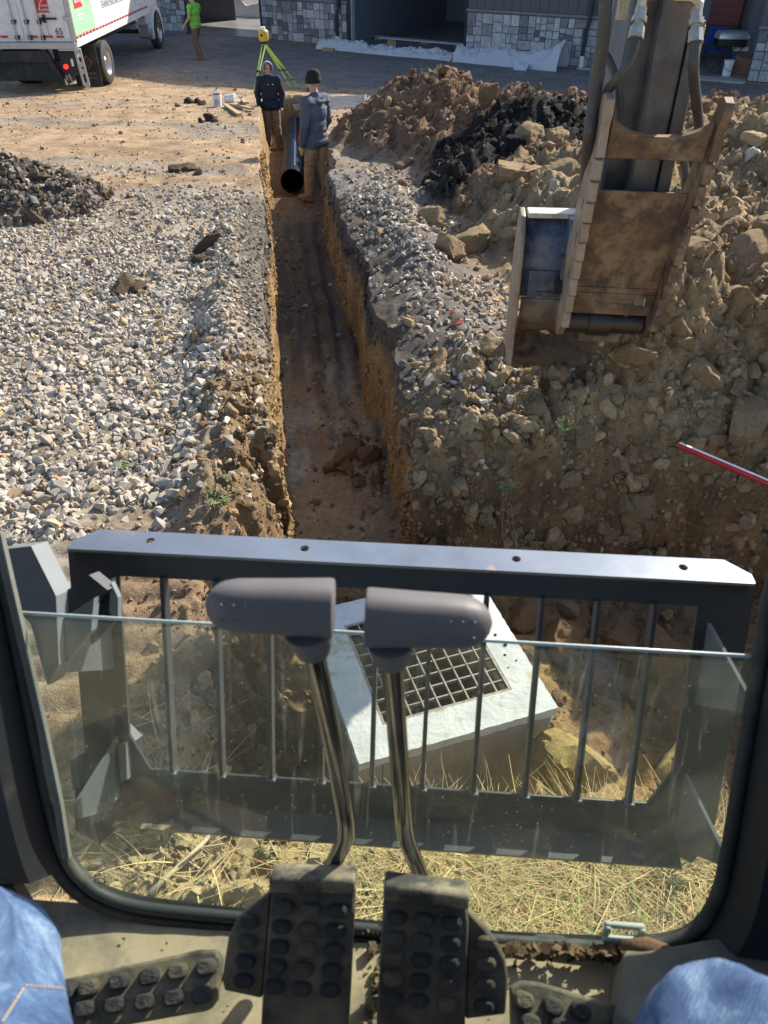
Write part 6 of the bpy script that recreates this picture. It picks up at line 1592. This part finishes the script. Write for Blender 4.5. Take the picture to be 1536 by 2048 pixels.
for x in (AX - .275, AX - .17):
    mb = MB(); mb.prism([(4.44, 1.10), (4.47, 1.28), (4.62, 1.45), (4.8, 1.44), (4.84, 1.0), (4.75, .84), (4.58, .80), (4.47, .95)], lambda a, b, c: Vector((x + c, a, b)), -.018, .018); eb(mb, 'ear_plate', M_ARMB, bk, bevel=.006)
mb = MB(); mb.tube([(AX - .34, 4.52, 1.09), (AX - .20, 4.52, 1.09)], .05, 18); eb(mb, 'pin_boss', M_BLACK, bk, smooth='auto'); 
mb = MB(); mb.span((AX - .318, 4.50, 1.0), (AX - .296, 4.545, 1.27)); eb(mb, 'lock_bar', M_ARM, bk, bevel=.004)
mb = MB(); mb.span((AX - .17, 4.55, 1.0), (AX + .2, 4.80, 1.3)); eb(mb, 'coupler', M_ARM, bk, bevel=.02)
# earth caked in the bucket mouth
def bucket_mud():
    nx, ny = 80, 40; X, T = np.meshgrid(np.linspace(BX0 + .02, BX1 - .02, nx), np.linspace(0, 1, ny), indexing='ij')
    rgd = 1 - np.abs(2 * vn(X * 14, T * 5, 505) - 1)
    Y = 4.80 - .14 * np.sin(T * 2.2) + .12 * fbm(X * 5, T * 4, 4, 501) + .05 * (rgd - .5); Z = .77 - .33 * T + .06 * fbm(X * 8, T * 3, 3, 503) + .03 * rgd * (T > .8)
    idx = np.arange(nx * ny).reshape(nx, ny); F = np.stack([idx[:-1, :-1], idx[1:, :-1], idx[1:, 1:], idx[:-1, 1:]], -1).reshape(-1, 4)
    me = fast_mesh('caked_mud', np.stack([X, Y, Z], -1).reshape(-1, 3), F, 4, None, True); me.materials.append(mk('mud', (.10, .072, .05), .95, bmp=1.0, bscale=30, bdist=.02)); o = link(bpy.data.objects.new('caked_mud', me)); o.parent = bk
    rb = random.Random(4)
    for i in range(16):
        s = rb.uniform(.02, .06); inst('mud_lump', clod_me(rb.randrange(6), (.13, .095, .065), 'mud'), bk, (rb.uniform(BX0 + .05, BX1 - .05), 4.72 + rb.uniform(-.04, .05), rb.uniform(.45, .70)), (rb.random() * 6, rb.random() * 6, 0), (s, s, s), local=True)
bucket_mud()

# ================================================================== operator
def denim():
    m = bpy.data.materials.new('denim'); t, b = nodes(m); tc = t.nodes.new('ShaderNodeTexCoord').outputs['Object']
    n1 = noise(t, 14, 9, .78, tc, .6); base = ramp(t, n1.outputs[0], [(.34, (.022, .05, .125)), (.5, (.065, .125, .245)), (.64, (.22, .31, .43))])
    mp = t.nodes.new('ShaderNodeMapping'); mp.inputs['Rotation'].default_value = (R(20), R(35), R(40)); mp.inputs['Scale'].default_value = (1, 1, 1); t.links.new(tc, mp.inputs[0])
    w = t.nodes.new('ShaderNodeTexWave'); w.inputs['Scale'].default_value = 120; w.inputs['Distortion'].default_value = 5.0; w.inputs['Detail'].default_value = 2; t.links.new(mp.outputs[0], w.inputs[0])
    tw_ = ramp(t, w.outputs[0], [(.2, (.80,) * 3), (.8, (1.12,) * 3)]); c = mix(t, 1.0, base.outputs[0], tw_.outputs[0], 'MULTIPLY')
    t.links.new(c, b.inputs['Base Color']); b.inputs['Roughness'].default_value = .95; bump(t, b, w.outputs[0], .25, .001); return m
M_DEN = denim()
kl, kr = PE(-112, 1972, .56), PE(1490, 2185, .50)
prims = [('e', (0, -.22, 2.30), (.2, .16, .13), 0), ('c', (-.10, -.2, 2.31), tuple(kl), .092, .070, 0), ('c', (.10, -.2, 2.31), tuple(kr), .092, .070, 0),
         ('c', tuple(kl), (kl.x - .13, kl.y - .16, FZ + .10), .072, .062, 0), ('c', tuple(kr), (kr.x + .10, kr.y - .08, FZ + .10), .070, .062, 0),
         ('c', (kl.x - .13, kl.y - .22, FZ + .05), (kl.x - .16, kl.y - .04, FZ + .045), .045, .042, 1), ('c', (kr.x + .10, kr.y - .14, FZ + .05), (kr.x + .11, kr.y + .02, FZ + .045), .045, .042, 1),
         ('c', (0, -.24, 2.36), (0, -.27, 2.62), .15, .16, 2)]
me = flesh('body', prims, [M_DEN, M_BOOT, cloth('work_shirt', (.10, .10, .11))], .007, 3, (.019, 15, (0,)))
opr = thing('person', 'operator in faded blue jeans sitting at the controls, only the knees showing', 'person', (0, 0, FZ)); opr.rotation_euler = (0, 0, YAW)
bo = link(bpy.data.objects.new('body', me)); bo.location = (0, 0, -FZ); bo.parent = opr
mb = MB(); mb.box((0, -.24, FZ + .17), (.52, .5, .30)); sb = eb(mb, 'seat', mk('seat_cloth', (.03, .03, .033), .9), bevel=.04)
mb = MB(); mb.box((0, -.50, FZ + .62), (.50, .12, .7), (-.1, 0, 0)); eb(mb, 'seat_back', mk('seat_cloth', (.03, .03, .033), .9), bevel=.04)

# ================================================================== plants, straw, litter
M_STRAW = vcol_mat('straw', (60, 200), (.1, .1), .2, .8, (10, 50))
_gx, _gy = np.meshgrid(np.linspace(-1.6, 1.8, 230), np.linspace(.8, 2.4, 110), indexing='ij'); _gz = height(_gx, _gy)
def hgrid(x, y): return _gz[int(round((x + 1.6) / 3.4 * 229)), int(round((y - .8) / 1.6 * 109))]
def blades(name, n, fn, label, seed, width=(.0012, .003), curl=.5):
    rb = np.random.RandomState(seed); V, F, C = [], [], []
    for i in range(n):
        x, y, L, col, lay = fn(rb)
        z = hgrid(x, y); a = rb.rand() * 6.283; el = lay
        d = np.array([math.cos(a) * math.cos(el), math.sin(a) * math.cos(el), math.sin(el)]); w = rb.uniform(*width); sd = np.array([-math.sin(a), math.cos(a), 0]) * w
        b = rb.normal(size=3) * curl * .35; b[2] = -abs(b[2]) * .6; k = 5; o = len(V)
        for j in range(k):
            t = j / (k - 1); p = np.array([x, y, z + .004]) + d * L * t + b * L * t * t; p[2] = max(p[2], z + .003 + .02 * t)
            s = sd * (1 - .75 * t); V.append(p - s); V.append(p + s); C.append(col); C.append(col)
        for j in range(k - 1): F.append((o + 2 * j, o + 2 * j + 1, o + 2 * j + 3, o + 2 * j + 2))
    me = fast_mesh(name, np.array(V), np.array(F), 4, np.array(C), True); me.materials.append(M_STRAW)
    o = link(bpy.data.objects.new(name, me)); return o
def straw(rb):
    while True:
        x, y = rb.uniform(-1.3, 1.5), rb.uniform(1.0, 2.12)
        if rb.rand() < (.06 + .94 * sst(-.35, .25, x + .5 * fbm(np.array(x * 1.5), np.array(y * 1.5), 2, 601))) * (.15 + .85 * sst(-.1, .04, fbm(np.array(x * 4.), np.array(y * 4.), 2, 603))): break
    g = rb.rand(); c = np.array([.56, .43, .21]) * rb.uniform(.65, 1.25) if g > .08 else np.array([.20, .30, .09]) * rb.uniform(.7, 1.2)
    if g > .94: c = np.array([.42, .22, .08])
    return x, y, rb.uniform(.06, .34), c, rb.uniform(.02, .55) ** 1.3
o = blades('dry_grass', 7500, straw, '', 11); tag(o, 'tangled dry straw grass on the verge below the pane', None, kind='stuff')
def seed_heads():
    rb = random.Random(8)
    for i in range(16):
        x, y = rb.uniform(.05, 1.1), rb.uniform(1.15, 1.75); a = rb.uniform(0, 6.28); z = H(x, y) + rb.uniform(.04, .14); L = rb.uniform(.03, .05)
        d = Vector((math.cos(a), math.sin(a), rb.uniform(-.1, .3)))
        mb = MB(); mb.tube([Vector((x, y, z)) + d * (L * q / 5) for q in range(6)], [.002, .006, .007, .0065, .005, .001], 7)
        o = mb.build('seed_head', mk('foxtail', (.50, .30, .13), .9, bmp=.6, bscale=400), smooth=True); tag(o, 'ripe orange-brown grass head lying in the straw', 'seed head', 'ripe grass heads in the straw')
        mb = MB(); p = Vector((x, y, z)); mb.tube([p, p - d * .08 + Vector((0, 0, -.01)), p - d * .20 + Vector((0, 0, -z + H(x, y) + .005))], .0009, 4); mb.build('stalk', M_STRAW2, o)
M_STRAW2 = mk('stalk_straw', (.52, .40, .2), .8)
seed_heads()
M_LEAF = mk('weed_green', (.13, .18, .06), .75, col2=(.22, .25, .11), scale=30); M_DRYL = mk('weed_dry', (.36, .26, .14), .9)
def weed(u, v, z0, h, n, label, spread=.6, wide=.012, dry=0):
    p = gp(u, v, z0); o = thing('weed', label, 'weed', p); rb = random.Random(int(u))
    mb = MB(); mb2 = MB()
    for i in range(n):
        a = rb.uniform(0, 6.28); L = h * rb.uniform(.5, 1.0); d = Vector((math.cos(a) * spread, math.sin(a) * spread, 1)).normalized(); b = p + d * L
        mb2.tube([p, p + d * L * .5 + Vector((0, 0, .01)), b], [.0016, .0013, .0008], 5)
        for q in range(6):
            f = rb.uniform(.3, 1); c = p + d * L * f; a2 = rb.uniform(0, 6.28); l = wide * rb.uniform(1.2, 2.6); e = Vector((math.cos(a2), math.sin(a2), rb.uniform(-.1, .5))).normalized(); s = e.cross(Vector((0, 0, 1))).normalized() * wide * .5
            mb.add([c, c + e * l * .5 + s + Vector((0, 0, .003)), c + e * l, c + e * l * .5 - s + Vector((0, 0, .003))], [(0, 1, 2, 3)])
    mb.build('leaves', M_DRYL if dry > .5 else M_LEAF, o, fixn=False); mb2.build('stems', M_DRYL if dry else M_LEAF, o, smooth=True)
weed(440, 1012, 0.05, .17, 22, 'pale green leafy weed on the brown trench lip', .9, .014)
weed(252, 940, 0, .10, 8, 'small green sprig growing through the gravel', .5, .012)
weed(1130, 865, .2, .14, 26, 'bright green tuft on the lit lip of the pit', .9, .008)
weed(1150, 850, .2, .30, 9, 'dry branching weed beside the green tuft', .55, .007, 1)
weed(1012, 985, .05, .10, 12, 'green sprig with hanging roots on the pit lip', .8, .012)
weed(1105, 1595, -.2, .11, 26, 'fine green weed at the foot of the yellow boulder', 1.0, .009)
weed(455, 965, .05, .06, 6, 'tiny green seedling above the leafy weed', .7, .010)
weed(205, 1060, .0, .14, 8, 'dry straw-coloured weed on the gravel edge by the guard', .9, .008, 1)
weed(985, 860, .1, .10, 10, 'thin dark green blades between the pale stones', .6, .006)
weed(1330, 1755, .0, .22, 16, 'clump of long green grass by the guard foot', .7, .007)
def roots():
    p = gp(1012, 990, .05); o = thing('root_strands', 'thin brown roots trailing down the pit wall', 'roots', p); rb = random.Random(3)
    for i in range(5):
        mb = MB(); q = Vector(p) + Vector((rb.uniform(-.04, .04), -.05, 0)); pts = [q]
        for k in range(7): q = q + Vector((rb.uniform(-.03, .03), -.035, -.055)); q.z = max(q.z, H(q.x, q.y) + .008); pts.append(q.copy())
        mb.tube(pts, .003, 5); mb.build('root', mk('root_brown', (.15, .08, .04), .9), o)
roots()
def branch():
    pts = [gp(u, v, .0) for u, v in ((462, 1655), (420, 1685), (380, 1722), (345, 1752), (305, 1795))]; rb = random.Random(2)
    o = thing('fallen_branch', 'pale bare branch lying on the sandy verge', 'branch', pts[2])
    for i, p in enumerate(pts): p.z += .03 + rb.uniform(-.008, .012)
    M = mk('bleached_wood', (.50, .40, .26), .9, bmp=.3)
    mb = MB(); mb.tube(pts, [.006, .009, .011, .010, .012], 9); mb.build('stem', M, o, smooth=True)
    for i in (1, 2, 3):
        mb = MB(); a = pts[i]; mb.tube([a, a + Vector((.10, .03 * i, .02)), a + Vector((.19, .10, .03))], [.005, .004, .002], 6); mb.build('twig', M, o, smooth=True)
branch()
def measuring_rod():
    for zz_ in np.linspace(.7, 0, 71):
        a, b = G(1358, 890, zz_), G(1600, 993, zz_)
        if max(H(*a.lerp(b, f).xy) for f in np.linspace(0, 1, 12)) + .025 >= zz_: break
    o = thing('marker_pole', 'red and white striped marker pole lying on the pit lip', 'pole', a); d = (b - a); 
    mb = MB(); mb.tube([a, b], .022, 18); mb.build('shaft', mk('red_gloss', (.50, .02, .035), .35), o, smooth='auto')
    s = Vector((d.y, -d.x, 0)).normalized(); A = []; B = []
    for i in range(2): A.append(a + d * i + Vector((0, 0, .0215)) + s * .012 * -1); B.append(a + d * i + Vector((0, 0, .0215)) - s * -.010)
    mb = MB(); N = 7; rows = []
    for j in range(N):
        th = R(45 + 75 * j / (N - 1)); rows.append([a + d * i + (s * -math.cos(th) + Vector((0, 0, math.sin(th)))) * .0232 for i in range(2)])
    for j in range(N - 1): mb.strip(rows[j], rows[j + 1])
    mb.build('white_band', mk('white_gloss', (.8, .78, .76), .4), o, smooth=True)
measuring_rod()
for i, (u, v) in enumerate(((902, 633), (918, 655), (875, 625))):
    p = gp(u, v, .1); s = (.03, .034, .02)[i]; mb = MB(); mb.add([p + Vector((-s, 0, .03)), p + Vector((s * .4, -s * .6, .045)), p + Vector((s, .2 * s, .06)), p + Vector((-.2 * s, s * .8, .05))], [(0, 1, 2, 3)])
    o = mb.build('red_shard', mk('red_plastic', (.62, .10, .06), .5)); m_ = o.modifiers.new('s', 'SOLIDIFY'); m_.thickness = .006; tag(o, ('broken red shard lying flat among the pale stones', 'upright bright red shard among the pale stones', 'tiny red chip near the trench edge of the stones')[i], 'shard')
# litter along the pane's foot, crumbs on the mats
def cab_litter():
    rb = random.Random(6); M_L1 = mk('leaf_litter', (.10, .065, .035), .9, col2=(.2, .13, .07), scale=60); M_L2 = mk('bark_scrap', (.20, .11, .06), .9, bmp=.8, bscale=120)
    def root(p): 
        return p
    n = 0
    mb = MB()
    for i in range(170):
        u = rb.uniform(1010, 1245); v = 1893 + (u - 1010) * .055 + rb.uniform(-8, 14); c = PE(u, v, .96); c.z = FZ + .012 + rb.uniform(0, .02); a = rb.uniform(0, 6.28); l = rb.uniform(.003, .011)
        e = Vector((math.cos(a), math.sin(a), rb.uniform(-.6, .6))) * l; s = Vector((-math.sin(a), math.cos(a), rb.uniform(-.6, .6))) * l * .6; mb.add([c - e, c + s, c + e, c - s], [(0, 1, 2, 3)])
    for i in range(90):
        u = rb.uniform(700, 765); v = rb.uniform(1855, 1910); c = on_plane(u, v, .44, FZ, .0); c.z = max(FZ + .01, c.z); c.y = min(c.y, .46); a = rb.uniform(0, 6.28); l = rb.uniform(.003, .010); e = Vector((math.cos(a), math.sin(a), rb.uniform(-.6, .6))) * l; s = Vector((-math.sin(a), math.cos(a), rb.uniform(-.6, .6))) * l * .6; mb.add([c - e, c + s, c + e, c - s], [(0, 1, 2, 3)])
    w = [Euler((0, 0, YAW)).to_matrix() @ Vector(p) for p in mb.v]; mb.v = w
    o = mb.build('leaf_litter', M_L1, fixn=False); tag(o, 'dry leaf litter gathered at the foot of the pane', None, kind='stuff')
    pts = [PE(1240, 1898, .95), PE(1290, 1903, .95), PE(1330, 1915, .94), PE(1352, 1930, .93)]
    mb = MB(); mb.tube([Euler((0, 0, YAW)).to_matrix() @ (p + Vector((0, 0, .012))) for p in pts], [.006, .012, .010, .003], 7); o = mb.build('bark_strip', M_L2, smooth=True); tag(o, 'curled strip of brown bark on the ledge below the pane', 'bark')
    rs2 = np.random.RandomState(9); n = 420
    U = rs2.rand(n); X = np.where(U < .5, rs2.uniform(-.05, .0, n), rs2.uniform(-.5, .45, n)); Yv = np.where(U < .5, rs2.uniform(.25, .44, n), rs2.uniform(.15, .44, n)); s = np.clip(rs2.lognormal(math.log(.0022), .6, n), .0008, .009) * np.where(U < .5, 1.5, .8)
    c, sn = math.cos(YAW), math.sin(YAW); pos = np.stack([X * c - Yv * sn, X * sn + Yv * c, FZ + .005 + s * .3], -1); col = np.tile(C3(.30, .235, .14), (n, 1)) * rs2.uniform(.4, 1.1, (n, 1))
    scatter('floor_crumbs', CLOD_S, pos, s, col, M_CLOD, 31, .1, label='dried mud crumbs on the cab floor between the pedals')
cab_litter()
# hem stitching on the jeans
def stitches():
    mb = MB()
    dg = bpy.context.evaluated_depsgraph_get(); M = Matrix.Rotation(YAW, 4, 'Z'); Mi = M.inverted()
    n = 0
    for a, b in (((48, 1972), (128, 1978)), ((46, 1978), (2, 2046))):
        for i in range(9):
            f0 = i / 9; f1 = f0 + .08
            for (f, st) in ((f0, 0), (f1, 1)):
                u = a[0] + (b[0] - a[0]) * f; v = a[1] + (b[1] - a[1]) * f
                o = W2E(Vector((0, 0, CAM_Z))); d = (W2E(P(u, v, 1)) - o).normalized()
                hit, loc, nor, idx = bo.ray_cast(o, d)
                if st == 0: prev = (hit, loc + nor * .0007 if hit else None)
                elif hit and prev[0]: mb.tube([prev[1], loc + nor * .0004], .0007, 6); n += 1
    if n:
        o = mb.build('stitching', mk('thread', (.45, .33, .22), .9), opr, local=True); o.location = (0, 0, -FZ); o['kind'] = 'stuff'
stitches()
